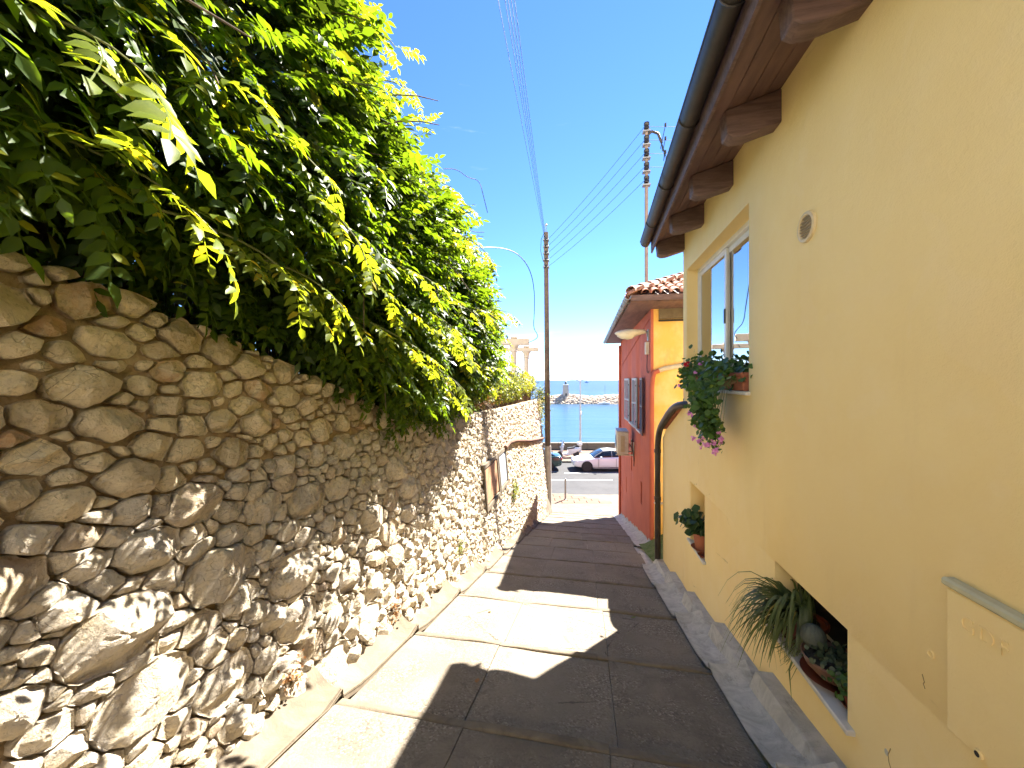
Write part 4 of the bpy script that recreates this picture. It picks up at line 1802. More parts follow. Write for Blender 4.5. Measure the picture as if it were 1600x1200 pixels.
# ------------------------------------------------------------------ the wisteria over the wall
HTAB = [(-1.5, 3.6), (1.0, 3.4), (2.0, 3.1), (2.6, 2.85), (3.3, 2.6), (4.1, 2.25), (5.2, 1.85), (6.1, 1.42), (6.8, 1.0), (7.3, .45)]
BTAB = [(-1.5, .75), (.9, .66), (1.4, .52), (2.2, .28), (3.0, -.02), (3.6, -.38), (4.6, -.45), (5.6, -.25), (6.5, .0), (7.3, .25)]
wis = root('wisteria', (-2.35, 3, WT(3)), 0, 'huge leafy green wisteria spilling over the stone wall', 'climbing plant')


def wis_pt(s, ph, k):
    H_, B_ = lerp_tab(HTAB, s), lerp_tab(BTAB, s)
    zc, b = (H_ + B_) / 2, (H_ - B_) / 2
    a = .92 * (1 if s < 5.3 else max(.35, 1 - (s - 5.3) * .28))
    lc = LW(s, WT(s)) - .32
    nz = 1 + .30 * noise.noise(Vector((s * 1.1, ph * 1.4, 3))) + .20 * noise.noise(Vector((s * 2.3, ph * 2.6, 8)))
    c, sn = math.cos(ph), math.sin(ph)
    e = .78                                          # squarish section
    cx = math.copysign(abs(c) ** e, c)
    cz = math.copysign(abs(sn) ** e, sn)
    p = np.array((lc + a * cx * k * nz, s, zc + b * cz * k * min(nz, 1.10)))
    p[0] -= .12 * max(0, p[2] - .7)
    return p, np.array((c * b, .10 if s < 5 else .5, sn * a + .05))


items_near, items_far, items_in = [], [], []
for i in range(8200):
    s = rnd(-.7, 7.25)
    ph = rnd(R(-100), R(115))
    k = 1 - abs(random.gauss(0, .15))
    if random.random() < .07:
        k = rnd(1.0, 1.12)
    p, n = wis_pt(s, ph, k)
    if np.hypot(p[0], p[1]) < .95 and p[2] < 3 or p[0] > -1.12:
        continue
    if p[2] < WT(s) - .22 and p[0] > LW(s, p[2]) - .02 and random.random() < .6:
        continue
    if s < 3.3 and p[2] < WT(s) + .10 and p[0] > LW(s, WT(s)) - .1:
        continue
    n = n / np.linalg.norm(n)
    d = n * rnd(.5, 1.1) + np.array((rnd(-.5, .5), rnd(-.75, .55), rnd(-.85, .15)))
    up = np.array((rnd(-.4, .7), rnd(-.4, .5), 1.0)) + n * .35
    sc = rnd(.16, .30)
    m = frame_from(d, up)
    items_near.append((random.choice(PROTO), p, m, sc))
for i in range(8000):
    s = rnd(-.7, 7.2)
    ph = rnd(R(-100), R(250))
    k = rnd(.35, .86)
    p, n = wis_pt(s, ph, k)
    if p[2] < WT(s) - .05 and p[0] > LW(s, p[2]) - .05:
        continue
    d = n / np.linalg.norm(n) + np.array((rnd(-.8, .8), rnd(-.8, .8), rnd(-1, .2)))
    items_in.append((random.choice(PROTO_S), p, frame_from(d, np.array((rnd(-.5, .5), rnd(-.5, .5), 1.0))), rnd(.26, .42)))

# long sprays that lean out into the light: (start s, phi, length, direction)
spray_stems = []


def spray(p0, d0, length, nleaf, sc, droop=.5):
    p0 = np.array(p0, float)
    d0 = np.array(d0, float)
    d0 /= np.linalg.norm(d0)
    pts = []
    for q in range(9):
        f = q / 8
        pts.append(p0 + d0 * length * f + np.array((0, 0, -droop * length * f * f)) + np.array((noise.noise(Vector((p0[1], f * 2, 1))), 0, noise.noise(Vector((p0[1], f * 2, 5))))) * .06 * f)
    spray_stems.append(pts)
    for j in range(nleaf):
        f = (j + .8) / nleaf * 8
        a = int(min(7, f))
        q = pts[a] + (pts[a + 1] - pts[a]) * (f - a)
        tdir = pts[a + 1] - pts[a]
        tdir /= np.linalg.norm(tdir)
        sgn = -1 if j % 2 else 1
        side = np.cross(tdir, (0, 0, 1.0))
        d = tdir * .7 + side * sgn * rnd(.5, 1.0) + np.array((0, 0, rnd(-.5, .15)))
        items_spray.append((random.choice(PROTO), q, frame_from(d, np.array((rnd(-.2, .5), rnd(-.2, .3), 1.0))), sc * rnd(.8, 1.15)))


items_spray = []
for (s, z, off, dx, dy, dz_, L, nl, sc) in (
        (.75, 1.10, .35, .9, .35, .1, .55, 7, .30), (.95, 1.35, .30, .8, .6, .25, .6, 7, .28), (1.2, 1.75, .30, .8, .5, .3, .5, 6, .26),
        (.85, .82, .3, .7, .8, .05, .55, 7, .27), (1.25, .70, .35, .6, .9, .05, .6, 7, .25), (1.55, .62, .35, .7, .7, .1, .6, 7, .24),
        (2.0, .75, .40, .7, .7, .1, .6, 7, .25), (2.3, .45, .40, .8, .7, 0, .7, 8, .25), (2.7, .55, .40, .9, .5, .05, .75, 9, .25),
        (3.0, .25, .40, .8, .6, 0, .7, 8, .24), (3.3, .6, .40, .9, .4, .1, .6, 8, .24), (3.5, .1, .35, .8, .4, -.1, .5, 7, .22),
        (2.0, 2.7, .5, .8, .3, .5, .5, 6, .24), (2.9, 3.0, .4, .6, .3, 1.0, .5, 6, .22), (3.2, 2.7, .5, .8, .3, .5, .45, 6, .22),
        (4.0, 2.2, .5, .8, .4, .4, .45, 6, .22), (5.0, 1.7, .5, .8, .6, .3, .45, 6, .22), (6.0, 1.2, .45, .7, .9, .2, .5, 6, .22),
        (6.7, .7, .4, .6, 1.0, .1, .5, 6, .2), (4.3, .9, .5, .9, .3, .1, .5, 7, .22), (4.8, .2, .4, .8, .4, -.1, .5, 6, .2),
        (1.0, 2.0, .4, .8, .5, .4, .5, 6, .26), (1.5, 1.2, .4, .8, .5, .2, .55, 6, .25)):
    spray((LW(s, WT(s)) - .1 + off - .22 * max(0, z - .9), s, z), (dx, dy, dz_), L, nl, sc)

for k in range(34):                                  # ragged outline: shoots that stick out of the mass
    s = rnd(.6, 6.9)
    p, n = wis_pt(s, rnd(-.5, 1.45), .97)
    n = n / np.linalg.norm(n)
    if p[0] > -1.2:
        continue
    spray(p, n + np.array((rnd(-.2, .3), rnd(-.1, .6), rnd(-.1, .5))), rnd(.28, .5), 5, rnd(.18, .24), rnd(.2, .7))

# the fronds that show largest are parts of their own, the rest is one mass
allf = [(it, it[3] / max(.5, np.linalg.norm(it[1]))) for it in items_spray] + [(it, it[3] / max(.5, np.linalg.norm(it[1])) * .9) for it in items_near if it[1][0] > LW(it[1][1], WT(it[1][1])) + .18 and it[1][1] > .55 and abs(it[1][2]) < 1.1 * (it[1][1])]
allf.sort(key=lambda q: -q[1])
single = {id(q[0]) for q in allf[:290]}
lmesh = {}
lit_sprays = {id(it) for it in items_spray}
for it, _ in allf[:290]:
    pr, p, m, sc = it
    k = id(pr)
    lit = id(it) in lit_sprays
    k = (k, lit)
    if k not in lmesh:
        o = np_mesh('leaf', pr[0], pr[1], LITLEAF if lit else LEAF)
        lmesh[k] = o.data
        bpy.data.objects.remove(o)
    o = bpy.data.objects.new('leaf', lmesh[k])
    COL.objects.link(o)
    o.parent = wis
    M4 = Matrix.Translation(Vector(p)) @ Matrix([list(r_) for r_ in m]).to_4x4() @ Matrix.Scale(sc, 4)
    o.matrix_local = W[wis.name].inverted() @ M4
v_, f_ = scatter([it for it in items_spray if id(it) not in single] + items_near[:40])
np_mesh('sunlit_foliage', v_, f_, LITLEAF, wis, kind='stuff')
rest = [it for it in items_near[40:] if id(it) not in single]
v_, f_ = scatter(rest)
np_mesh('foliage', v_, f_, LEAF, wis, kind='stuff')
v_, f_ = scatter(items_in)
np_mesh('inner_foliage', v_, f_, LEAFD, wis, kind='stuff')
for pts in spray_stems:
    mb = MB()
    mb.tube(pts, [.008 - .0007 * q for q in range(9)], 5)
    mb.build('shoot', STEMG, wis, smooth=60)
# woody stems rising from the garden and looping through the mass
for k in range(9):
    s = .2 + k * .75
    lc = LW(s, WT(s)) - rnd(.4, .7)
    pts = [(lc, s, WT(s) - .3)]
    H_ = lerp_tab(HTAB, s)
    for q in range(1, 7):
        f = q / 6
        pts.append((lc + .35 * math.sin(f * 4 + k), s + .5 * math.sin(f * 3 + k * 2), WT(s) + (H_ - WT(s)) * f * .9))
    mb = MB()
    mb.tube(pts, [.045 - .005 * q for q in range(7)], 7)
    mb.build('trunk', BARK, wis, smooth=60)
mb = MB()
for k in range(70):
    s = rnd(.3, 6.6)
    p, n = wis_pt(s, rnd(-1.2, 1.6), rnd(.55, .9))
    d = n / np.linalg.norm(n) * .4 + np.array((rnd(-.4, .5), rnd(-.7, .7), rnd(-.3, .5)))
    pts = [p + d * q * .2 + np.array((0, 0, -.05 * q * q * .3)) for q in range(5)]
    mb.tube(pts, [.009, .008, .006, .005, .003], 5)
mb.build('twigs', BARK, wis, smooth=60, kind='stuff')
for pts in ([(-1.55, 4.05, 2.35), (-1.45, 4.2, 2.42), (-1.35, 4.3, 2.36), (-1.25, 4.45, 2.40), (-1.2, 4.45, 2.2), (-1.15, 4.45, 2.0)],
            [(-1.55, 4.6, 1.95), (-1.42, 4.75, 1.9), (-1.3, 4.85, 1.93)], [(-1.5, 4.9, 1.75), (-1.35, 5.1, 1.62), (-1.2, 5.2, 1.6)]):
    mb = MB()
    mb.stube(pts, .004, 4)
    mb.build('tendril', BARK, wis, smooth=60)

# reed screen on top of the wall
REED = pm('dry_reed', (.13, .085, .055), (.07, .045, .03), .9, 14, .5, 60)
fence = root('reed_fence', (-2.4, 9, WT(9)), 0, 'brown reed screen fence along the top of the stone wall', 'fence')
mb = MB()
s = -1.0
while s < 16.6:
    l = LW(s, WT(s)) - .30 + rnd(-.012, .012)
    h = 1.0 + rnd(-.10, .06)
    z0 = WT(s) - .12
    mb.tube([(l, s, z0), (l + rnd(-.01, .01), s + rnd(-.01, .01), z0 + h)], .009 if s < 9 else .012, 4, cap=False)
    s += .021 if s < 9 else .030
mb.build('reeds', REED, fence, smooth=60, kind='stuff')
for k in range(10):
    s = .5 + k * 1.75
    mb = MB()
    mb.tube([(LW(s, WT(s)) - .36, s, WT(s) - .2), (LW(s, WT(s)) - .36, s, WT(s) + 1.0)], .03, 7)
    mb.build('post', BARK, fence)
for h in (.25, .8):
    mb = MB()
    mb.tube([(LW(s, WT(s)) - .325, s, WT(s) - .12 + h) for s in [-1 + k for k in range(18)]], .006, 4)
    mb.build('tie_wire', METAL, fence)


# climber hanging over the far part of the fence
def small_leaf_mass(name, mat, pts, lo, hi, parent, flat=.0):
    lv, lf = leaflet_np(False)
    its = []
    for p in pts:
        d = np.array((rnd(-1, 1), rnd(-1, 1), rnd(-1.3, .4)))
        its.append(((lv * np.array((1.5, 1, 1)), lf), np.array(p), frame_from(d, np.array((rnd(-.6, .6), rnd(-.6, .6), 1.0))), rnd(lo, hi)))
    v_, f_ = scatter(its)
    return np_mesh(name, v_, f_, mat, parent, kind='stuff')


def climber(label, s0, s1, n, dens_top, colmat, hang, cat='climbing plant', lo=.05, hi=.10, bulge=.25):
    r_ = root('fence_climber', (LW(s0, WT(s0)) - .3, s0, WT(s0)), 0, label, cat)
    pts = []
    while len(pts) < n:
        s = rnd(s0, s1)
        q = random.random()
        lump = .5 + .5 * noise.noise(Vector((s * 1.6, 3, 1)))
        top = WT(s) + .88 + dens_top * lump + .12 * noise.noise(Vector((s * 5, 1, 1)))
        low = WT(s) + .05 + hang * (.5 + .5 * noise.noise(Vector((s * 2.2, 9, 4))))
        z = low + (top - low) * q
        w = bulge * math.sin(math.pi * min(1, max(.1, q))) * (.6 + .6 * lump)
        l = LW(s, WT(s)) - .30 + rnd(-.25, 1) * w + .02
        if noise.noise(Vector((s * 3.4, z * 3.4, 2))) < -.22:
            continue
        pts.append((l, s, z))
    small_leaf_mass('foliage', colmat, pts, lo, hi, r_)
    mb = MB()
    for k in range(16):
        s = rnd(s0, s1)
        l = LW(s, WT(s)) - .25
        mb.tube([(l, s, WT(s)), (l + .05, s + rnd(-.2, .2), WT(s) + .5), (l + .08, s + rnd(-.4, .4), WT(s) + 1.0)], .008, 4)
    mb.build('stems', BARK, r_, kind='stuff')
    return r_


climber('dark leafy climber below the wisteria on the reed fence', 4.6, 8.2, 3600, .25, IVYL, .0, bulge=.42)
climber('olive green climber draped over the middle of the reed fence', 8.0, 13.2, 4200, .25, IVYL, .15, bulge=.38)
climber('yellow green bush over the seaward end of the reed fence', 13.0, 16.6, 1900, .45, leaf_mat('lime_leaf', (.14, .17, .035), (.20, .22, .05), .45, .2, (2.2, 1.9, .5)), .55, bulge=.34)
# dry red-brown tangle at the foot of the fence
r_ = root('dry_vine', (-2.1, 7.6, WT(7.6)), 0, 'dry red brown dead vine tangle on the wall top', 'dead vine')
pts = [(LW(7.5, WT(7.5)) - .1 + random.gauss(0, .10), 7.5 + random.gauss(0, .55), WT(7.5) + .10 + abs(random.gauss(0, .16))) for _ in range(320)]
small_leaf_mass('dead_leaves', DRYL, pts, .03, .06, r_)
mb = MB()
for k in range(14):
    s = 7.5 + rnd(-.7, .7)
    mb.tube([(LW(s, WT(s)) - .2, s, WT(s) + .3), (LW(s, WT(s)) + .03, s + rnd(-.2, .2), WT(s) + .1), (LW(s, WT(s)) + .06, s + rnd(-.3, .3), WT(s) - rnd(.0, .3))], .006, 4)
mb.build('stems', BARK, r_, kind='stuff')
# green plant hanging over the far corner of the wall
r_ = root('corner_shrub', (-2.1, 17.0, WT(17)), 0, 'green shrub hanging past the seaward end of the wall', 'shrub')
pts = []
for _ in range(1100):
    k = random.random()
    pts.append((-2.02 + random.gauss(0, .2), 17.2 + random.gauss(0, .2), WT(17) + .45 - 1.7 * k ** 1.5 + random.gauss(0, .1)))
small_leaf_mass('foliage', IVYL, pts, .06, .11, r_)
mb = MB()
for k in range(8):
    mb.tube([(-2.3, 16.9, WT(17)), (-2.05 + rnd(-.1, .1), 17.2, WT(17) + .2), (-2.0 + rnd(-.2, .2), 17.3, WT(17) - rnd(.3, 1.0))], .01, 4)
mb.build('stems', BARK, r_, kind='stuff')

# tufts rooted in the joints of the wall and at its foot
def tuft(name, label, cat, s, z, n, spread, lo, hi, mat, lift=0.0):
    r_ = root(name, (LW(s, z), s, z), 0, label, cat)
    pts = [(LW(s, z) + .03 + abs(random.gauss(0, spread * .5)), s + random.gauss(0, spread), z + lift * random.random() + random.gauss(0, spread)) for _ in range(n)]
    small_leaf_mass('leaves', mat, pts, lo, hi, r_)
    mb = MB()
    for k in range(6):
        mb.tube([(LW(s, z) - .02, s, z), pts[k * (n // 6)]], .004, 4)
    mb.build('stems', BARK, r_, kind='stuff')


tuft('wall_weed', 'small green weed growing out of the wall beyond the hatch', 'weed', 9.4, -2.75, 130, .12, .05, .09, IVYL)
tuft('wall_weed', 'dry olive weed in a lower joint halfway along the wall', 'weed', 5.2, -2.35, 70, .055, .02, .045, IVYL)
tuft('wall_weed', 'withered brown weed at the wall foot by the second scooped drain step', 'weed', 3.32, PZ(3.32) + .2, 60, .05, .02, .04, DRYL, .03)
tuft('wall_weed', 'withered brown weed at the wall foot nearest the viewer', 'weed', 2.05, PZ(2.05) + .24, 55, .05, .015, .035, DRYL, .02)
tuft('wall_weed', 'small bright green sprout at the wall foot', 'weed', 4.42, PZ(4.42) + .16, 18, .022, .02, .04, leaf_mat('sprout', (.12, .22, .02), (.16, .28, .03)))
tuft('wall_weed', 'pale dry grass tuft on the seaward top of the wall', 'weed', 16.2, WT(16.2) - .25, 150, .2, .05, .09, leaf_mat('straw_leaf', (.22, .19, .07), (.28, .24, .1), .4, .1, (1.4, 1.3, .8)))

# ------------------------------------------------------------------ planters and pots
def disc_leaf():
    n = 9
    v = [(0, .1, 0)]
    for k in range(n):
        a = -math.pi / 2 + .35 + (2 * math.pi - .7) * k / (n - 1)
        r = 1 + (.10 if k % 2 else -.04)
        v.append((r * .62 * math.cos(a), .5 + r * .62 * math.sin(a), .10 * (1 if k % 2 else .4)))
    f = [(0, k, k + 1) for k in range(1, n)]
    return np.array(v), np.array(f)


DL = disc_leaf()


def geranium(parent, name, pts, mat, lo, hi, out=(-.6, -.3, .5)):
    its = []
    for p in pts:
        d = np.array((rnd(-1, .6), rnd(-1, 1), rnd(-.7, .7)))
        up = np.array(out) + np.array((rnd(-.7, .7), rnd(-.7, .7), rnd(-.5, .5)))
        its.append((DL, np.array(p), frame_from(d, up), rnd(lo, hi)))
    v_, f_ = scatter(its)
    return np_mesh(name, v_, f_, mat, parent, smooth=True, kind='stuff')


def blossoms(parent, centres, mat, r=.028, name='flower_head'):
    for c in centres:
        its = []
        for k in range(14):
            d = np.array((rnd(-1, 1), rnd(-1, 1), rnd(-1, 1)))
            d /= np.linalg.norm(d)
            its.append((DL, np.array(c) + d * r * .6, frame_from(np.array((rnd(-1, 1), rnd(-1, 1), rnd(-1, 1))), d), r * rnd(.6, .9)))
        v_, f_ = scatter(its)
        np_mesh(name, v_, f_, mat, parent, kind=None)


def trough(parent, l0, l1, s0, s1, z0, h, mat):
    mb = MB()
    o_ = .02
    lo_ = [(l0 + o_, s0 + o_, z0), (l1 - o_, s0 + o_, z0), (l1 - o_, s1 - o_, z0), (l0 + o_, s1 - o_, z0)]
    up_ = [(l0, s0, z0 + h), (l1, s0, z0 + h), (l1, s1, z0 + h), (l0, s1, z0 + h)]
    mb.loft([lo_, up_], cap=True)
    b = weld_bevel(mb.build('trough', mat, parent), .006, 1)
    mb = MB()
    frame_ = .014
    mb.cbox(l0 - .008, l0 + frame_, s0 - .008, s1 + .008, z0 + h - .02, z0 + h + .012, .004)
    mb.cbox(l1 - frame_, l1 + .008, s0 - .008, s1 + .008, z0 + h - .02, z0 + h + .012, .004)
    mb.cbox(l0 + frame_, l1 - frame_, s0 - .008, s0 + frame_, z0 + h - .02, z0 + h + .012, .004)
    mb.cbox(l0 + frame_, l1 - frame_, s1 - frame_, s1 + .008, z0 + h - .02, z0 + h + .012, .004)
    mb.build('rim', mat, b)
    mb = MB()
    mb.box(l0 + .015, l1 - .015, s0 + .015, s1 - .015, z0 + h - .01, z0 + h + .004)
    mb.build('soil', SOIL, b, smooth=0)


zs = WIN[2] + .006
pa = root('flower_trough', (LY + .05, 4.0, zs), 0, 'terracotta trough of trailing pink geranium on the near half of the window sill', 'planter')
trough(pa, LY - .03, LY + .12, 3.62, 4.36, zs, .15, TERRA)
pts = []
for _ in range(1150):
    k = random.random()
    s = 4.02 + random.gauss(0, .22) * (1 - .45 * k)
    z = zs + .22 - .62 * k + random.gauss(0, .05)
    l = LY - .03 - .17 * math.sin(min(1, k * 1.3) * 2.4) - abs(random.gauss(0, .045)) if k > .2 else LY + .02 + random.gauss(0, .07)
    pts.append((min(l, LY - .015) if z < zs else l, s, z))
geranium(pa, 'leaves', pts, GERL, .028, .055)
blossoms(pa, [(LY - .16 - rnd(0, .07), 4.0 + random.gauss(0, .22), zs - .42 - rnd(0, .14)) for _ in range(9)] + [(LY - .15 - rnd(0, .07), 4.45 + rnd(-.15, .2), zs - rnd(.05, .42)) for _ in range(8)], PINKF, .024)
mb = MB()
ends = []
for k in range(22):
    s = 4.0 + random.gauss(0, .17)
    e_ = (LY - .15 - rnd(0, .05), s + rnd(-.16, .16), zs - rnd(.36, .60))
    mb.tube([(LY - .02, s, zs + .12), (LY - .12, s + rnd(-.05, .05), zs + .02), (LY - .15, s + rnd(-.08, .08), zs - .25), e_], .0022, 4)
    ends.append(e_)
blossoms(pa, ends[:12], PINKF, .018)
geranium(pa, 'trailing_leaves', [(e_[0] + rnd(-.02, .02), e_[1] + rnd(-.03, .03), e_[2] + rnd(0, .14)) for e_ in ends for _ in range(5)], GERL, .018, .032)
mb.build('stems', STEMG, pa, kind='stuff')
pb = root('flower_trough', (LY + .05, 5.0, zs), 0, 'terracotta trough with upright geranium and one red bloom on the far half of the sill', 'planter')
trough(pb, LY - .03, LY + .12, 4.52, 5.36, zs, .15, TERRA)
pts = [(LY + .02 + random.gauss(0, .07), 4.95 + rnd(-.45, .5), zs + .17 + abs(random.gauss(0, .09))) for _ in range(340)]
pts += [(LY - .08 + random.gauss(0, .04), 5.1 + random.gauss(0, .2), zs + .1 + random.gauss(0, .07)) for _ in range(90)]
geranium(pb, 'leaves', pts, GERL, .032, .06)
blossoms(pb, [(LY - .10, 5.18, zs + .30)], REDF, .035)
blossoms(pb, [(LY - .11, 4.72, zs + .20), (LY - .09, 4.6, zs + .28), (LY - .12, 5.38, zs + .02)], PINKF, .03)
mb = MB()
for k in range(16):
    s = 4.95 + rnd(-.4, .4)
    mb.tube([(LY + .03, s, zs + .1), (LY + .0, s + rnd(-.05, .05), zs + .25)], .004, 4)
mb.build('stems', STEMG, pb, kind='stuff')


def pot(parent, c, r, h, mat, soil=True, flare=.75):
    m_ = Matrix.Translation(Vector(c))
    mb = MB()
    mb.lathe([(r * flare, 0), (r * .97, h * .84), (r * 1.08, h * .84), (r * 1.1, h), (r * .98, h), (r * .95, h * .9)], 20, m_)
    b = mb.build('pot', mat, parent, smooth=40)
    mb = MB()
    mb.lathe([(r * .95, h * .88), (r * .5, h * .91)], 16, m_)
    mb.build('soil', SOIL, b, smooth=0)
    mb = MB()
    mb.lathe([(r * .9, -.0), (r * 1.2, .022), (r * 1.24, .022), (r * .95, -.004)], 20, Matrix.Translation(Vector(c) + Vector((0, 0, .004))))
    mb.build('saucer', mat, parent, smooth=40)


# pot in the small niche
zn1 = N1[2] + .012
p1 = root('potted_plant', (LY + .06, 5.08, zn1), 0, 'terracotta pot with dark bushy leaves in the small upper wall niche', 'potted plant')
pot(p1, (LY + .06, 5.08, zn1), .105, .20, TERRA)
pts = [(LY + .02 + random.gauss(0, .07) - .03, 5.15 + random.gauss(0, .10), zn1 + .22 + abs(random.gauss(0, .10))) for _ in range(190)]
geranium(p1, 'leaves', pts, leaf_mat('dark_leaf', (.03, .06, .022), (.045, .085, .03), .25, .35, (1.8, 1.6, .6), 9), .05, .085)
mb = MB()
for k in range(9):
    mb.tube([(LY + .06, 5.08, zn1 + .18), (LY + .02 + rnd(-.08, .06), 5.14 + rnd(-.12, .12), zn1 + rnd(.25, .36))], .005, 5)
mb.build('stems', STEMG, p1, kind='stuff')
p1b = root('plant_saucer', (LY + .01, 4.86, zn1), 0, 'small red saucer at the near corner of the small niche', 'saucer')
mb = MB()
mb.lathe([(.045, 0), (.065, .018), (.07, .018), (.05, -.003)], 18, Matrix.Translation((LY + .02, 4.87, zn1 + .004)))
mb.build('dish', TERRA2, p1b)

# strap-leaved plant spilling out of the large niche
zn2 = N2[2] + .012
p2 = root('potted_plant', (LY + .12, 2.93, zn2), 0, 'pot of long arching strap leaves spilling out of the large niche', 'potted plant')
pot(p2, (LY + .13, 2.95, zn2), .115, .16, TERRA2)
V, F, nv = [], [], 0
c0 = np.array((LY + .10, 2.95, zn2 + .15))
for k in range(270):
    az = rnd(0, 2 * math.pi)
    d = np.array((math.cos(az) * .8 - .55, math.sin(az) * .75 + .15, 0))
    L = rnd(.22, .50)
    lift = rnd(.5, 2.1)
    w = rnd(.006, .0125)
    droop = rnd(.7, 1.5)
    pts = []
    for q in range(7):
        f = q / 6
        p = c0 + np.array((rnd(-.0, .0), 0, 0)) + d * L * f * (1 - .25 * f) + np.array((0, 0, L * (lift * f * (1 - f * .7) - droop * f * f * .75)))
        if p[2] > zn2 + .46 + .0:
            p[2] = zn2 + .46 + (p[2] - zn2 - .46) * .25
        if p[0] > LY + .40:
            p[0] = LY + .40
        if p[2] < zn2 + .02 and p[0] > LY - .05:
            p[0] = LY - .05 - rnd(0, .03)
        pts.append(p)
    side = np.cross(d, (0, 0, 1.0))
    side /= np.linalg.norm(side)
    for q, p in enumerate(pts):
        ww = w * (1 - (q / 6) ** 2.2) + .0008
        V += [p - side * ww, p + np.array((0, 0, -.002)), p + side * ww]
    F += [(nv + q * 3 + a, nv + q * 3 + a + 1, nv + q * 3 + a + 4, nv + q * 3 + a + 3) for q in range(6) for a in (0, 1)]
    nv += 21
np_mesh('leaves', np.array(V), np.array(F), STRAPL, p2, smooth=True, kind='stuff')

# shallow bowl with a round ball cactus and trailing succulents
p3 = root('cactus_bowl', (LY + .12, 2.60, zn2), 0, 'shallow brown bowl of succulents with a round grey ball cactus in the large niche', 'potted plant')
cb_ = Vector((LY + .12, 2.62, zn2))
mb = MB()
mb.lathe([(.09, .012), (.15, .07), (.165, .115), (.172, .118), (.165, .125), (.15, .10)], 26, Matrix.Translation(cb_))
bw = mb.build('bowl', pm('brown_glaze', (.22, .12, .075), (.15, .08, .05), .4, 9, .2, 40), p3, smooth=40)
mb = MB()
mb.lathe([(.155, .10), (.08, .115)], 20, Matrix.Translation(cb_))
mb.build('soil', SOIL, bw, smooth=0)
mb = MB()
mb.lathe([(.11, .0), (.17, .02), (.175, .02), (.12, -.004)], 26, Matrix.Translation(cb_ + Vector((0, 0, .004))))
mb.build('saucer', TERRA2, p3, smooth=40)
mb = MB()                                          # ribbed ball
cc = Vector((LY + .06, 2.735, zn2 + .175))
n_, m_ = 48, 14
vs, fs = [], []
for i in range(m_ + 1):
    a_ = math.pi * i / m_
    for k in range(n_):
        rr_ = .066 * (1 + .035 * math.cos(16 * 2 * math.pi * k / n_)) * math.sin(a_) + .0005
        vs.append(cc + Vector((rr_ * math.cos(2 * math.pi * k / n_), rr_ * math.sin(2 * math.pi * k / n_), .072 * math.cos(a_))))
for i in range(m_):
    for k in range(n_):
        fs.append((i * n_ + k, i * n_ + (k + 1) % n_, (i + 1) * n_ + (k + 1) % n_, (i + 1) * n_ + k))
mb.add(vs, fs)
mb.build('ball_cactus', pm('cactus_skin', (.12, .13, .105), (.085, .10, .075), .75, 30, .8, 160, .004), p3, smooth=60)
pts = [(LY + .12 + random.gauss(0, .06), 2.56 + random.gauss(0, .07), zn2 + .13 + abs(random.gauss(0, .025))) for _ in range(160)]
geranium(p3, 'succulents', pts, leaf_mat('succulent', (.045, .065, .035), (.07, .09, .05), .15, .3, (1.2, 1.2, .8), 12), .016, .03)
p4 = root('potted_plant', (LY + .10, 2.40, zn2), 0, 'small brown pot with trailing succulent at the near end of the large niche', 'potted plant')
pot(p4, (LY + .10, 2.405, zn2), .062, .10, TERRA2)
pts = [(LY + .07 + random.gauss(0, .035), 2.42 + random.gauss(0, .04), zn2 + .12 + random.gauss(0, .025)) for _ in range(90)]
geranium(p4, 'leaves', pts, GERL, .015, .028)

# ------------------------------------------------------------------ poles and wires
WOODP = pm('weathered_pole', (.17, .125, .085), (.10, .075, .055), .85, 5, .5, 40, .006)
pp = camp(1.62, 17.15, ZR)
pole = root('utility_pole', tuple(pp), 0, 'tall dark wooden utility pole at the foot of the stone wall', 'utility pole')
top = pp + Vector((-.10, 0, 12.45))
mb = MB()
mb.tube([pp + (top - pp) * k / 6 for k in range(7)], [.135, .13, .125, .12, .11, .105, .10], 12)
mb.build('shaft', WOODP, pole, smooth=60)
mb = MB()
mb.tube([pp + Vector((.0, 0, .0)), pp + (top - pp) * .235], [.155, .15], 12)
mb.build('base_sleeve', pm('grey_sleeve', (.42, .39, .34), (.33, .30, .26), .7, 5, .2, 40), pole, smooth=60)
IR = Matrix.Rotation(TH, 4, 'Z')
ins_p = []
for k in range(5):
    z = 12.1 - k * .30
    base = pp + (top - pp) * (z / 12.45)
    mb = MB()
    mb.tube([base + Vector((0, -.14, 0)), base + Vector((0, .16, 0))], .018, 6)
    mb.build('insulator_pin', METAL, pole)
    mb = MB()
    mb.lathe([(.02, -.07), (.05, -.06), (.055, -.02), (.035, 0), (.055, .02), (.05, .06), (.02, .07)], 10, Matrix.Translation(base + Vector((0, -.15, 0))))
    mb.build('insulator', pm('dark_porcelain', (.03, .025, .022), None, .3, 5, 0) if k == 0 else bpy.data.materials['dark_porcelain'], pole, smooth=50)
    mb = MB()
    mb.cbox(base.x - .13, base.x + .13, base.y - .135, base.y + .135, z + pp.z - .03, z + pp.z + .03, .01)
    mb.build('clamp_band', METAL, pole)
    ins_p.append(base)
mb = MB()
mb.tube([top, top + Vector((0, 0, .32))], .02, 6)
mb.lathe([(.05, 0), (.06, .05), (.03, .1)], 8, Matrix.Translation(top + Vector((0, 0, .30))))
mb.build('finial', METAL, pole)
mb = MB()
mb.tube([top + Vector((-.10, 0, -.05)), top + Vector((-.22, 0, -.3)), top + Vector((-.24, 0, -.8)), top + Vector((-.12, 0, -1.3))], .012, 5)
mb.build('jumper_cable', BLACKM, pole)

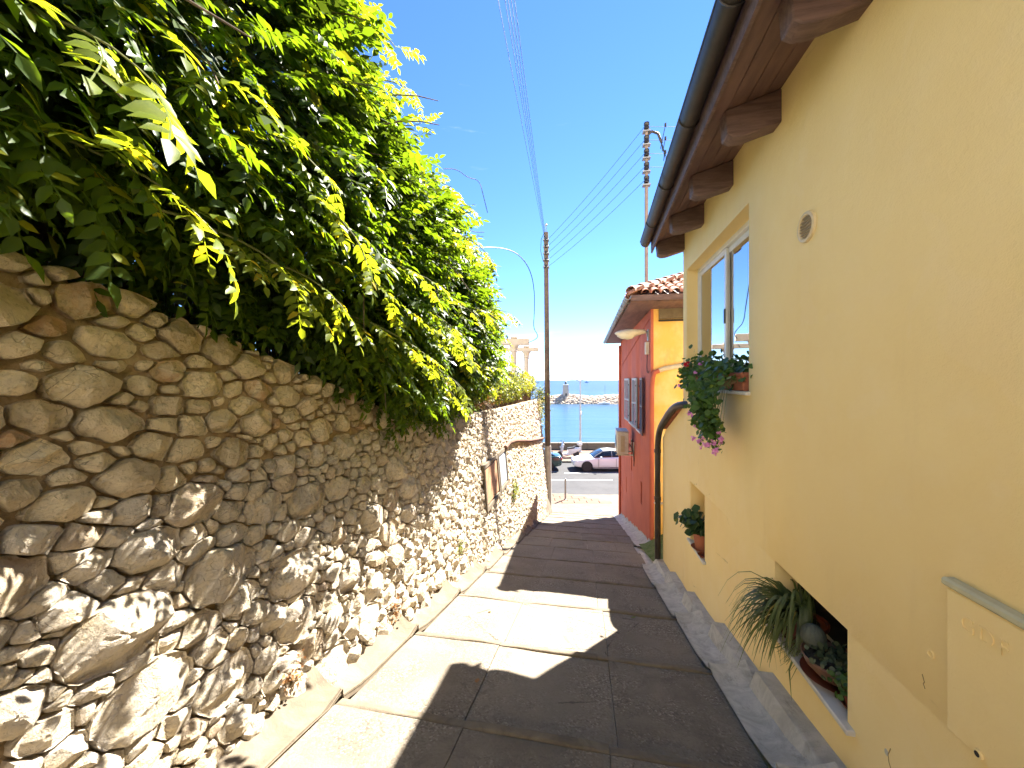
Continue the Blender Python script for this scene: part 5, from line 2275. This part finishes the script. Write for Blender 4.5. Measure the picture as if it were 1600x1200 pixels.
mast_b = camp(4.62, 13.2, 0)
zb_ = EZ + .03 + dz * min((mast_b.y - ea.y) / dep, (mast_b.x - ea.x) / (ra.x - ea.x))
mast = root('roof_mast', (mast_b.x, mast_b.y, zb_ - .1), 0, 'thin brown service mast with insulators above the red house roof', 'utility pole')
mtop = 8.85
mb = MB()
mb.tube([(mast_b.x, mast_b.y, zb_ - .1), (mast_b.x, mast_b.y, mtop)], .058, 10)
mb.build('shaft', pm('brown_mast', (.28, .21, .17), (.2, .15, .12), .6, 6, .2, 40), mast, smooth=60)
ins_m = []
for k in range(5):
    z = mtop - .15 - k * .46
    b_ = Vector((mast_b.x, mast_b.y, z))
    mb = MB()
    mb.lathe([(.03, -.13), (.09, -.11), (.095, -.03), (.07, 0), (.095, .03), (.09, .11), (.03, .13)], 10, Matrix.Translation(b_ + Vector((0, -.05, 0))))
    mb.build('insulator', bpy.data.materials['dark_porcelain'], mast, smooth=50)
    mb = MB()
    mb.box(b_.x - .13, b_.x + .13, b_.y - .10, b_.y + .10, z - .19, z - .15)
    mb.build('clamp_band', METAL, mast)
    ins_m.append(b_)
mb = MB()
mb.tube([(mast_b.x, mast_b.y, mtop - .9), (mast_b.x + .03, mast_b.y, mtop - .45), (mast_b.x + .18, mast_b.y, mtop - .32), (mast_b.x + .38, mast_b.y, mtop - .42), (mast_b.x + .50, mast_b.y, mtop - .75)], .045, 8)
mb.build('gooseneck', GUTTER, mast, smooth=60)
for q in range(4):
    mb = MB()
    mb.tube([(mast_b.x + .50, mast_b.y, mtop - .75), (mast_b.x + .46 + q * .06, mast_b.y, mtop - .95 - .1 * q), (mast_b.x + .56, mast_b.y, mtop - .2 - q * .46 - .25), (mast_b.x + .62, mast_b.y, mtop - .15 - q * .46)], .012, 4)
    mb.build('jumper_cable', BLACKM, mast)
    mb = MB()
    mb.lathe([(.02, -.06), (.035, -.05), (.035, .05), (.02, .06)], 8, Matrix.Translation((mast_b.x + .62, mast_b.y, mtop - .15 - q * .46)))
    mb.build('connector', BLACKM, mast)


def wire(p, q, sag, label, group, r=.007, name='overhead_wire', n=14):
    p, q = Vector(p), Vector(q)
    mb = MB()
    mb.tube([p.lerp(q, k / n) + Vector((0, 0, -sag * 4 * (k / n) * (1 - k / n))) for k in range(n + 1)], r, 5)
    o = mb.build(name, BLACKM)
    tag(o, label, 'wire', group)


for k in range(5):
    wire(ins_p[k] + Vector((.04, 0, 0)), ins_m[k] + Vector((-.08, 0, 0)), .12, ('topmost', 'second highest', 'middle', 'second lowest', 'lowest')[k] + ' of the five thin wires from the wooden pole up to the roof mast', 'wires between pole and mast')
for k in range(4):
    wire(ins_m[k] + Vector((.08, 0, 0)), ins_m[k] + camp(14, -.5 + .1 * k, .1), .1, ('topmost', 'second highest', 'second lowest', 'lowest')[k] + ' of the four thin wires running right from the roof mast', 'wires right of the mast')
for k in range(5):
    q = camp(-2.55 + k * .11 - (.16 if k == 0 else 0), -9, 7.4)
    wire(ins_p[0] + Vector((-.04 + k * .02, -.1, -.02 - .05 * k)), q, .32, ('leftmost', 'second from left', 'middle', 'second from right', 'rightmost')[k] + ' of the five thin wires crossing the sky above the alley', 'wires over the alley', .005, n=24)
# loose cable arching from the foliage to the pergola
mb = MB()
pth = [(735, 388, 9.5), (760, 386, 10), (790, 388, 11), (812, 398, 11.6), (828, 420, 12), (835, 450, 12.3), (835, 490, 12.8), (833, 512, 13.2), (841, 524, 13.5), (838, 530, 14), (826, 535, 15)]
mb.stube([camp((x - 800) / 600 * d, d, (594 - y) / 600 * d) for x, y, d in pth], .013, 5)
o = mb.build('loose_cable', BLACKM)
tag(o, 'thin black cable arching out of the wisteria towards the pergola', 'cable')

# pergola in the garden
PLAST = pm('pergola_stone', (.82, .73, .58), (.70, .61, .47), .85, 5, .4, 40)
pg = root('pergola', tuple(camp(.3, 15.2, -.9)), 0, 'weathered stone pergola with two columns behind the fence', 'pergola')
for X, Y, zt, in ((.08, 15.2, 1.388), (.64, 17.0, 1.268)):
    c = camp(X, Y, 0)
    mb = MB()
    mb.lathe([(.16, -1.0), (.16, -.9), (.125, -.85), (.115, zt - .28), (.14, zt - .26), (.12, zt - .22), (.14, zt - .12), (.20, zt - .02), (.20, zt)], 16, Matrix.Translation(c))
    mb.build('column', PLAST, pg, smooth=40)
for x0, x1, Y, z0, z1 in ((-6.5, .68, 15.2, 1.39, 1.65), (-6.0, 1.17, 17.0, 1.27, 1.45)):
    mb = MB()
    mb.cbox(x0, x1, Y - .10, Y + .10, z0, z1, .015, IR)
    mb.build('beam', PLAST, pg)
mb = MB()
mb.cbox(.02, .95, 15.15, 16.9, 1.05, 1.28, .015, IR @ Matrix.Translation((0, 0, 0)))
# cross blocks on the beam ends
for X, Y, z in ((.08, 15.2, 1.65), (.64, 17.0, 1.45)):
    mb = MB()
    mb.cbox(X - .13, X + .13, Y - .16, Y + .16, z + .002, z + .06, .015, IR)
    mb.build('cap_block', PLAST, pg)

# ------------------------------------------------------------------ street: bollard, vehicles, sea front
GZ = ZR - .116
bo = root('bollard', tuple(camp(2.62, 18.85, ZR)), 0, 'slim dark grey metal bollard on the pink pavement', 'bollard')
mb = MB()
mb.lathe([(.045, 0), (.045, .94), (.05, .95), (.05, 1.0), (.035, 1.03), (.01, 1.04)], 14)
mb.build('post', METAL, bo, local=True)
mb = MB()
mb.lathe([(.07, 0), (.07, .012), (.05, .02)], 14)
mb.build('base_plate', METAL, bo, local=True)


def car(name, loc, rz, label, paint, roofm, L, Wd, H, prof, green, wheels, wr, front_lamp, rear_lamp):
    """prof: stations (x, z_low, z_belt, half width); green: (x, z) outline of the glasshouse; x runs from nose to tail"""
    r_ = root(name, loc, rz, label, 'car')
    secs = []
    for x, zl, zb, w in prof:
        zm = zl + (zb - zl) * .45
        half = [(0, zl), (w * .86, zl), (w * .97, zl + .08), (w, zm), (w * .985, zm + (zb - zm) * .6), (w * .93, zb - .02), (w * .80, zb + .012), (w * .4, zb + .03), (0, zb + .035)]
        sec = [(x, y, z) for y, z in half] + [(x, -y, z) for y, z in half[-2:0:-1]]
        secs.append(sec)
    mb = MB()
    mb.loft(secs)
    body = mb.build('body', paint, r_, smooth=50, local=True)
    sd = body.modifiers.new('s', 'SUBSURF')
    sd.levels = sd.render_levels = 2
    W[body.name] = Matrix.Identity(4)
    # glasshouse
    secs = []
    n = len(green)
    for x, zb, zt, wb, wtp in green:
        secs.append([(x, wb, zb), (x, (wb + wtp) / 2 + .02, (zb + zt) / 2 + .02), (x, wtp, zt - .03), (x, wtp * .7, zt), (x, 0, zt + .015), (x, -wtp * .7, zt), (x, -wtp, zt - .03), (x, -(wb + wtp) / 2 - .02, (zb + zt) / 2 + .02), (x, -wb, zb)])
    mb = MB()
    mb.loft(secs)
    gl = mb.build('windows', CARGLASS, r_, smooth=50, local=True)
    # roof skin and pillars over the glass
    mb = MB()
    up = Vector((0, 0, .008))
    rs = [[Vector(p) + up for p in s_[2:7]] for s_ in secs[2:-1]]
    mb.loft(rs, closed=False, cap=False)
    mb.build('roof', roofm, r_, smooth=50, local=True, fix=False)
    for side in (0, 1):
        for ia, ib in ((0, 2), (len(secs) // 2, len(secs) // 2), (len(secs) - 2, len(secs) - 1)):
            pts = []
            if ia == ib:
                s_ = secs[ia]
                pts = [s_[8] if side else s_[0], s_[7] if side else s_[1], s_[6] if side else s_[2]]
            elif ia == 0:
                pts = [secs[0][8 if side else 0], secs[1][6 if side else 2], secs[2][6 if side else 2]]
            else:
                pts = [secs[-3][6 if side else 2], secs[-2][6 if side else 2], secs[-1][8 if side else 0]]
            sg = -.012 if side else .012
            mb = MB()
            mb.tube([Vector(p) + Vector((0, sg, .004)) for p in pts], .028, 6)
            mb.build('pillar', roofm, r_, local=True)
    for x in wheels:
        for sg in (-1, 1):
            wy = sg * (Wd / 2 - .10)
            m_ = Matrix.Translation((x, wy, wr)) @ Matrix.Rotation(R(90 if sg < 0 else -90), 4, 'X')
            mb = MB()
            mb.lathe([(wr * .62, -.10), (wr * .95, -.10), (wr, -.06), (wr, .07), (wr * .94, .105), (wr * .64, .105)], 24, m_)
            ty = mb.build('wheel', BLACKM, r_, smooth=40, local=True)
            W[ty.name] = Matrix.Identity(4)
            mb = MB()
            mb.lathe([(wr * .64, .05), (wr * .62, .085), (wr * .12, .10), (wr * .05, .11)], 24, m_)
            mb.build('rim', paint_rim, ty, smooth=30, local=True)
            # wheel arch
            mb = MB()
            mb.lathe([(wr * 1.14, -.2), (wr * 1.14, .119), (wr * .9, .119), (wr * .9, -.2)], 24, m_)
            mb.build('wheel_arch', DARK, r_, smooth=30, local=True)
    for pts, mat_, nm in front_lamp + rear_lamp:
        for sg in (-1, 1):
            mb = MB()
            c, s3 = Vector(pts[0]), pts[1]
            mb.cbox(c.x - s3[0], c.x + s3[0], sg * c.y - s3[1], sg * c.y + s3[1], c.z - s3[2], c.z + s3[2], min(s3) * .6)
            mb.build(nm, mat_, r_, smooth=50, local=True)
    for sg in (-1, 1):                              # mirrors, door lines, handles, sills
        mb = MB()
        xm = green[1][0] + .12
        mb.cbox(xm - .06, xm + .08, sg * (Wd / 2 + .10) - .09, sg * (Wd / 2 + .10) + .07, green[0][1] + .02, green[0][1] + .15, .03)
        mb.build('mirror', paint, r_, local=True)
        mb = MB()
        xd = (wheels[0] + wheels[1]) / 2
        mb.cbox(xd + .25, xd + .42, sg * Wd / 2 - .012, sg * Wd / 2 + .022, green[0][1] - .13, green[0][1] - .10, .006)
        mb.build('door_handle', paint, r_, local=True)
        mb = MB()
        for xx in (xd - .55, xd + .60):
            mb.box(xx, xx + .010, sg * Wd / 2 - .03, sg * Wd / 2 + .003, .28, green[0][1] - .01)
        mb.build('door_seam', DARK, r_, local=True)
        mb = MB()
        mb.cbox(wheels[0] + .42, wheels[1] - .42, sg * (Wd / 2 - .03) - .03, sg * (Wd / 2 - .03) + .035, .17, .245, .015)
        mb.build('sill', SILL, r_, local=True)
    for x in (prof[0][0] + .02, prof[-1][0] - .02):
        mb = MB()
        mb.cbox(x - .03, x + .03, -.26, .26, .42, .53, .008)
        mb.build('number_plate', WHITEF, r_, local=True)
    return r_


SILL = pm('grey_sill', (.25, .25, .25), None, .6, 5, 0)
paint_rim = pm('dark_rim', (.045, .045, .048), None, .4, 5, 0, metal=.5)
t = NT('white_car_paint')
t.prin((.74, .75, .77), .25, None, spec=.5, coat=.6)
WCAR = t.m
t = NT('green_car_paint')
t.prin((.012, .045, .04), .22, None, spec=.5, coat=.6)
GCAR = t.m
GLAMP = pm('clear_lamp', (.55, .58, .62), (.4, .43, .47), .15, 6, 0, spec=.8)
RLAMP = pm('red_lamp', (.35, .02, .02), (.25, .01, .01), .2, 6, 0, spec=.8)
SOFT = pm('grey_soft_top', (.22, .23, .25), (.18, .19, .21), .7, 8, .2, 60)
# white coupe, nose towards the left
car('white_car', tuple(camp(4.05, 25.95, GZ)), TH, 'white two door coupe with dark wheels parked facing left across the street', WCAR, SOFT, 4.4, 1.76, 1.34,
    [(0, .36, .56, .46), (.05, .25, .63, .66), (.3, .21, .70, .80), (.75, .2, .78, .87), (1.25, .2, .86, .88), (2.2, .2, .90, .88), (3.2, .2, .93, .88), (3.85, .23, .94, .86), (4.2, .28, .90, .78), (4.38, .38, .80, .58)],
    [(1.28, .84, .87, .72, .66), (1.62, .87, 1.10, .76, .62), (1.98, .89, 1.29, .76, .56), (2.5, .90, 1.335, .76, .55), (3.0, .91, 1.28, .75, .54), (3.45, .92, 1.10, .72, .56), (3.85, .93, .95, .66, .6)],
    (.86, 3.45), .315, [((( .20, .62, .62), (.14, .10, .045)), GLAMP, 'headlight'), (((.05, .42, .36), (.05, .10, .03)), GLAMP, 'fog_lamp')], [(((4.30, .60, .74), (.05, .12, .06)), RLAMP, 'tail_light')])
# dark green saloon, tail towards the right
car('green_car', tuple(camp(-1.05, 25.95, GZ)), TH, 'dark green saloon car half hidden behind the wooden pole', GCAR, GCAR, 4.4, 1.72, 1.40,
    [(0, .36, .58, .48), (.05, .25, .65, .68), (.3, .21, .72, .80), (.75, .2, .80, .86), (1.25, .2, .88, .86), (2.2, .2, .93, .86), (3.2, .2, .96, .86), (3.85, .23, .98, .85), (4.25, .28, .96, .79), (4.38, .38, .84, .64)],
    [(1.18, .86, .89, .72, .66), (1.55, .89, 1.16, .76, .62), (1.95, .91, 1.36, .76, .57), (2.6, .93, 1.405, .76, .56), (3.15, .94, 1.36, .75, .56), (3.55, .95, 1.16, .73, .58), (3.9, .97, 1.0, .68, .6)],
    (.82, 3.45), .30, [(((.16, .60, .66), (.12, .12, .06)), GLAMP, 'headlight')], [(((4.30, .62, .78), (.06, .13, .09)), RLAMP, 'tail_light')])

# white scooter on the promenade
WPL = pm('white_scooter_plastic', (.70, .70, .70), (.6, .6, .6), .3, 5, 0, coat=.4)
sc_ = root('scooter', tuple(camp(3.62, 29.0, ZR)), TH + R(10), 'white motor scooter with top box parked on the promenade', 'scooter')
for x in (.0, 1.28):
    m_ = Matrix.Translation((x, 0, .25)) @ Matrix.Rotation(R(90), 4, 'X')
    mb = MB()
    mb.lathe([(.15, -.06), (.23, -.06), (.25, -.02), (.25, .02), (.23, .06), (.15, .06)], 20, m_)
    ty = mb.build('wheel', BLACKM, sc_, smooth=40, local=True)
    mb = MB()
    mb.lathe([(.15, -.03), (.15, .03), (.03, .05), (.03, -.05)], 16, m_)
    W[ty.name] = Matrix.Identity(4)
    mb.build('rim', GALV, ty, local=True)
mb = MB()
mb.tube([(.0, 0, .26), (.06, 0, .52), (.22, 0, .90)], .05, 8)
mb.build('fork', METAL, sc_, local=True)
mb = MB()
mb.loft([[(.02 + dx, -w, z), (.10 + dx, -w * .9, z), (.10 + dx, w * .9, z), (.02 + dx, w, z), (-.06 + dx, 0, z)] for z, w, dx in ((.34, .10, .10), (.5, .19, .10), (.75, .24, .13), (.95, .20, .17), (1.02, .13, .20))])
mb.build('leg_shield', WPL, sc_, smooth=50, local=True)
mb = MB()
mb.loft([[(x, w, .20), (x, w, .30), (x, -w, .30), (x, -w, .20)] for x, w in ((.14, .16), (.5, .19), (.8, .18))])
mb.build('footboard', WPL, sc_, local=True)
mb = MB()
mb.loft([[(x, w * .8, zl), (x, w, (zl + zh) / 2), (x, w * .7, zh), (x, -w * .7, zh), (x, -w, (zl + zh) / 2), (x, -w * .8, zl)] for x, w, zl, zh in ((.60, .15, .26, .60), (.8, .19, .26, .66), (1.1, .20, .34, .68), (1.4, .17, .48, .70), (1.6, .10, .58, .70))])
mb.build('rear_body', WPL, sc_, smooth=50, local=True)
mb = MB()
mb.loft([[(x, w, z - .05), (x, w * .9, z + .04), (x, 0, z + .055), (x, -w * .9, z + .04), (x, -w, z - .05)] for x, w, z in ((.58, .12, .68), (.8, .16, .71), (1.05, .16, .73), (1.15, .15, .80), (1.45, .12, .82))])
mb.build('seat', BLACKM, sc_, smooth=50, local=True)
mb = MB()
mb.cbox(1.38, 1.72, -.2, .2, .88, 1.16, .06)
mb.build('top_box', WPL, sc_, local=True)
mb = MB()
mb.tube([(.30, -.34, 1.02), (.22, -.1, .98), (.22, .1, .98), (.30, .34, 1.02)], .022, 6)
mb.build('handlebar', BLACKM, sc_, local=True)
mb = MB()
mb.loft([[(.17 + dx, -w, z), (.12 + dx, 0, z), (.17 + dx, w, z), (.18 + dx, w, z), (.13 + dx, 0, z), (.18 + dx, -w, z)] for z, w, dx in ((.98, .17, 0), (1.15, .19, .06), (1.30, .12, .12))])
mb.build('windscreen', GLAMP, sc_, local=True)
for sg in (-1, 1):
    mb = MB()
    mb.tube([(.24, sg * .2, 1.0), (.2, sg * .3, 1.22)], .008, 5)
    mb.cbox(.17, .20, sg * .32 - .06, sg * .32 + .06, 1.18, 1.27, .01)
    mb.build('mirror', BLACKM, sc_, local=True)
mb = MB()
mb.tube([(.85, .17, .24), (1.15, .20, .30), (1.5, .20, .42)], [.03, .055, .06], 8)
mb.build('exhaust', METAL, sc_, local=True)
mb = MB()
mb.cbox(.0, .06, -.08, .08, .74, .86, .02)
mb.build('headlight', GLAMP, sc_, local=True)

# sea wall and white railing along the promenade
sw = root('sea_wall', tuple(camp(2, 32.5, ZR)), TH, 'low pale concrete sea wall along the promenade', 'wall')
for k in range(13):
    mb = MB()
    x0 = -24.5 + k * 2.4
    mb.cbox(x0, x0 + 2.39, -.17, .17, 0, .48, .03)
    b_ = mb.build('wall_block', PALE, sw, local=True)
    mb = MB()
    mb.cbox(x0 - .0, x0 + 2.39, -.22, .22, .482, .57, .02)
    mb.build('coping', PALE, sw, local=True)
x_end = -24.5 + 13 * 2.4
rl = root('railing', tuple(camp(2 + x_end, 32.5, ZR)), TH, 'white metal railing continuing the sea wall to the right', 'railing')
WHM = pm('white_metal', (.75, .76, .77), (.66, .67, .68), .4, 5, 0)
for z in (.10, .62):
    mb = MB()
    mb.tube([(.05, 0, z), (7.2, 0, z)], .025, 6)
    mb.build('rail', WHM, rl, local=True)
for k in range(46):
    mb = MB()
    mb.tube([(.08 + k * .155, 0, .10 if k % 12 else 0), (.08 + k * .155, 0, .62)], .012 if k % 12 else .03, 5)
    mb.build('baluster', WHM, rl, local=True)

# promenade lamp post with two heads
lp = root('lamp_post', tuple(camp(5.55, 31.2, ZR)), TH, 'tall slim grey lamp post with two flat heads on the promenade', 'street lamp')
mb = MB()
mb.tube([(0, 0, 0), (0, 0, .5), (0, 0, 3), (0, 0, 5.75)], [.10, .09, .075, .05], 10)
mb.build('post', GALV, lp, smooth=60, local=True)
mb = MB()
mb.lathe([(.14, 0), (.14, .05), (.10, .1)], 12)
mb.build('base', GALV, lp, local=True)
for sg, L in ((-1, .62), (1, .35)):
    mb = MB()
    mb.tube([(0, 0, 5.72), (sg * L * .4, 0, 5.86), (sg * L * .6, 0, 5.88)], .03, 6)
    mb.build('arm', GALV, lp, local=True)
    mb = MB()
    mb.loft([[(sg * x, w, 5.86), (sg * x, w * .6, 5.93), (sg * x, -w * .6, 5.93), (sg * x, -w, 5.86)] for x, w in ((L * .55, .05), (L * .8, .13), (L * 1.15, .12), (L * 1.35, .05))])
    mb.build('lamp_head', GALV, lp, local=True)
mb = MB()
mb.cbox(-.02, .12, -.1, .1, 3.05, 3.35, .02)
mb.build('sign_box', WHM, lp, local=True)

# breakwater of tumbled rocks, lighthouse, boats
ROCK = NT('breakwater_rock')
oi = ROCK.n('ShaderNodeNewGeometry')
col = ROCK.mix(oi.outputs['Random Per Island'], (.56, .45, .34), (.32, .26, .20))
col = ROCK.mix(ROCK.rng(ROCK.noise(1.2, 5, .7), .4, .7), col, (.44, .37, .30))
ROCK.prin(col, .95, ROCK.bump(ROCK.noise(2.5, 6, .7), .6, .2), spec=.1)
bwk = root('breakwater', tuple(camp(20, 150, SEA)), TH, 'low breakwater of tumbled brown rocks across the harbour mouth', 'breakwater')
rng2 = random.Random(5)
for part, (n_r, x0, x1) in (('near_rocks', (1500, 11.5, 45)), ('far_rocks', (700, 45, 110))):
    V, F, nv = [], [], 0
    for k in range(n_r):
        X = rng2.uniform(x0, x1)
        half = 5.2 * min(1, max(.15, (X - 10.8) / 3.0)) ** .5
        v = rng2.uniform(-1, 1)
        Yy = 150 + v * half
        hmax = (3.15 + (.35 * math.sin(X * .35)) - (X - 14) * .004) * min(1, .35 + (X - 11) * .3)
        zt = SEA - .3 + hmax * (1 - abs(v) ** 1.5)
        r = rng2.uniform(.35, .85)
        vs = []
        for a in range(12):
            th_ = math.acos(1 - 2 * (a + .5) / 12)
            ph_ = a * 2.399963
            q = r * rng2.uniform(.72, 1.18)
            vs.append(Vector((q * 1.25 * math.sin(th_) * math.cos(ph_), q * math.sin(th_) * math.sin(ph_), q * .75 * math.cos(th_))))
        bm = bmesh.new()
        for p in vs:
            bm.verts.new(p)
        bmesh.ops.convex_hull(bm, input=bm.verts)
        bm.verts.index_update()
        c = camp(X, Yy, zt)
        V += [tuple(c + Matrix.Rotation(rng2.uniform(0, 6), 3, 'Z') @ p.co) if False else tuple(c + p.co) for p in bm.verts]
        F += [tuple(nv + p.index for p in f.verts) for f in bm.faces]
        nv += len(bm.verts)
        bm.free()
    build(part, V, F, ROCK.m, bwk, smooth=0, fix=False, kind='stuff')
lh = root('lighthouse', tuple(camp(20.9, 149.5, SEA + 2.4)), TH, 'small square stone lighthouse tower on the breakwater tip', 'lighthouse')
LHS = pm('lighthouse_stone', (.56, .45, .35), (.46, .37, .29), .85, .8, .3, 6)
mb = MB()
mb.loft([[(w, w, z), (-w, w, z), (-w, -w, z), (w, -w, z)] for w, z in ((1.18, 0), (.92, 4.7))])
mb.build('tower', LHS, lh, smooth=0, local=True)
mb = MB()
mb.cbox(-1.08, 1.08, -1.08, 1.08, 4.702, 5.0, .05)
mb.build('gallery', WHM, lh, local=True)
mb = MB()
mb.lathe([(.42, 5.0), (.42, 5.65), (.5, 5.7), (.25, 6.05), (.05, 6.15)], 12)
mb.build('lantern', pm('dark_green_lantern', (.04, .06, .06), None, .4, 4, 0), lh, local=True)
mb = MB()
mb.box(-.25, .25, -1.16, -1.0, .2, 1.5)
mb.build('door', DARK, lh, smooth=0, local=True)

sb = root('sailing_boat', tuple(camp(34.2, 142.5, SEA)), TH, 'small white moored boat with bare mast beside the breakwater', 'boat')


def hull(L, B, Hh, n=9):
    secs = []
    for k in range(n):
        f = k / (n - 1)
        w = B / 2 * math.sin(math.pi * min(1, .12 + f * .80)) ** .6 if f < 1 else .02
        if k == 0:
            w = B * .36
        secs.append([(-L / 2 + L * f, w, Hh * (1 + .25 * f)), (-L / 2 + L * f, w * .7, .1), (-L / 2 + L * f, 0, -.15), (-L / 2 + L * f, -w * .7, .1), (-L / 2 + L * f, -w, Hh * (1 + .25 * f))])
    mb = MB()
    mb.loft(secs)
    return mb


hull(4.2, 1.5, .55).build('hull', WHM, sb, smooth=50, local=True)
mb = MB()
mb.loft([[(x, w, .5), (x, w * .8, z), (x, -w * .8, z), (x, -w, .5)] for x, w, z in ((-.6, .45, .75), (-.3, .5, .95), (.6, .5, .95), (1.2, .3, .7))])
mb.build('cabin', WHM, sb, local=True)
mb = MB()
mb.tube([(.3, 0, .6), (.3, 0, 7.3)], .06, 6)
mb.tube([(.3, 0, 1.2), (-1.7, 0, 1.25)], .05, 6)
mb.build('mast', METAL, sb, local=True)
yt = root('motor_yacht', tuple(camp(255, 1310, SEA)), TH, 'white motor yacht far out on the horizon', 'yacht')
hull(17, 4.2, 1.5).build('hull', WHM, yt, smooth=50, local=True)
mb = MB()
for x0, x1, w, z0, z1 in ((-6, 4, 1.7, 1.6, 3.6), (-4, 2, 1.4, 3.6, 5.2), (-3, 0, 1.0, 5.2, 6.2)):
    mb.prism([(x0, -w, z0), (x1, -w, z0), (x1 - 1.2, -w, z1), (x0, -w, z1)], (0, 2 * w, 0))
mb.build('superstructure', WHM, yt, smooth=0, local=True)
mb = MB()
mb.tube([(-1.5, 0, 6.2), (-1.5, 0, 9)], .12, 6)
mb.build('mast', METAL, yt, local=True)

# ------------------------------------------------------------------ fallen leaves and bits on the path
lv, lf = leaflet_np(True)
for l, s, mt, sz, lab in ((-.78, 2.7, DRYL, .07, 'orange brown dry leaf on the sunlit slab nearest the left edging'),
                          (-1.72, 2.05, DRYL, .06, 'dry brown leaf lying in the left drain apron'),
                          (.55, 4.45, IVYL, .06, 'small pale leaf on the path by the corner of the sunlit patch'),
                          (.35, 1.98, DRYL, .05, 'dry brown leaf on the shaded foreground slab'),
                          (-1.05, 4.1, DRYL, .05, 'small dry leaf on the sunlit patch in mid path')):
    zz = TZ(s) if l > -1.57 else left_apron(s, .5)[2]
    o = np_mesh('fallen_leaf', lv * np.array((1.3, 1, .6)), lf, mt)
    o.scale = (sz, sz, sz)
    o.rotation_euler = (-.2, rnd(-.3, .3), rnd(0, 6))
    o.location = (l, s, zz + .014)
    tag(o, lab, 'leaf', 'fallen leaves on the path')
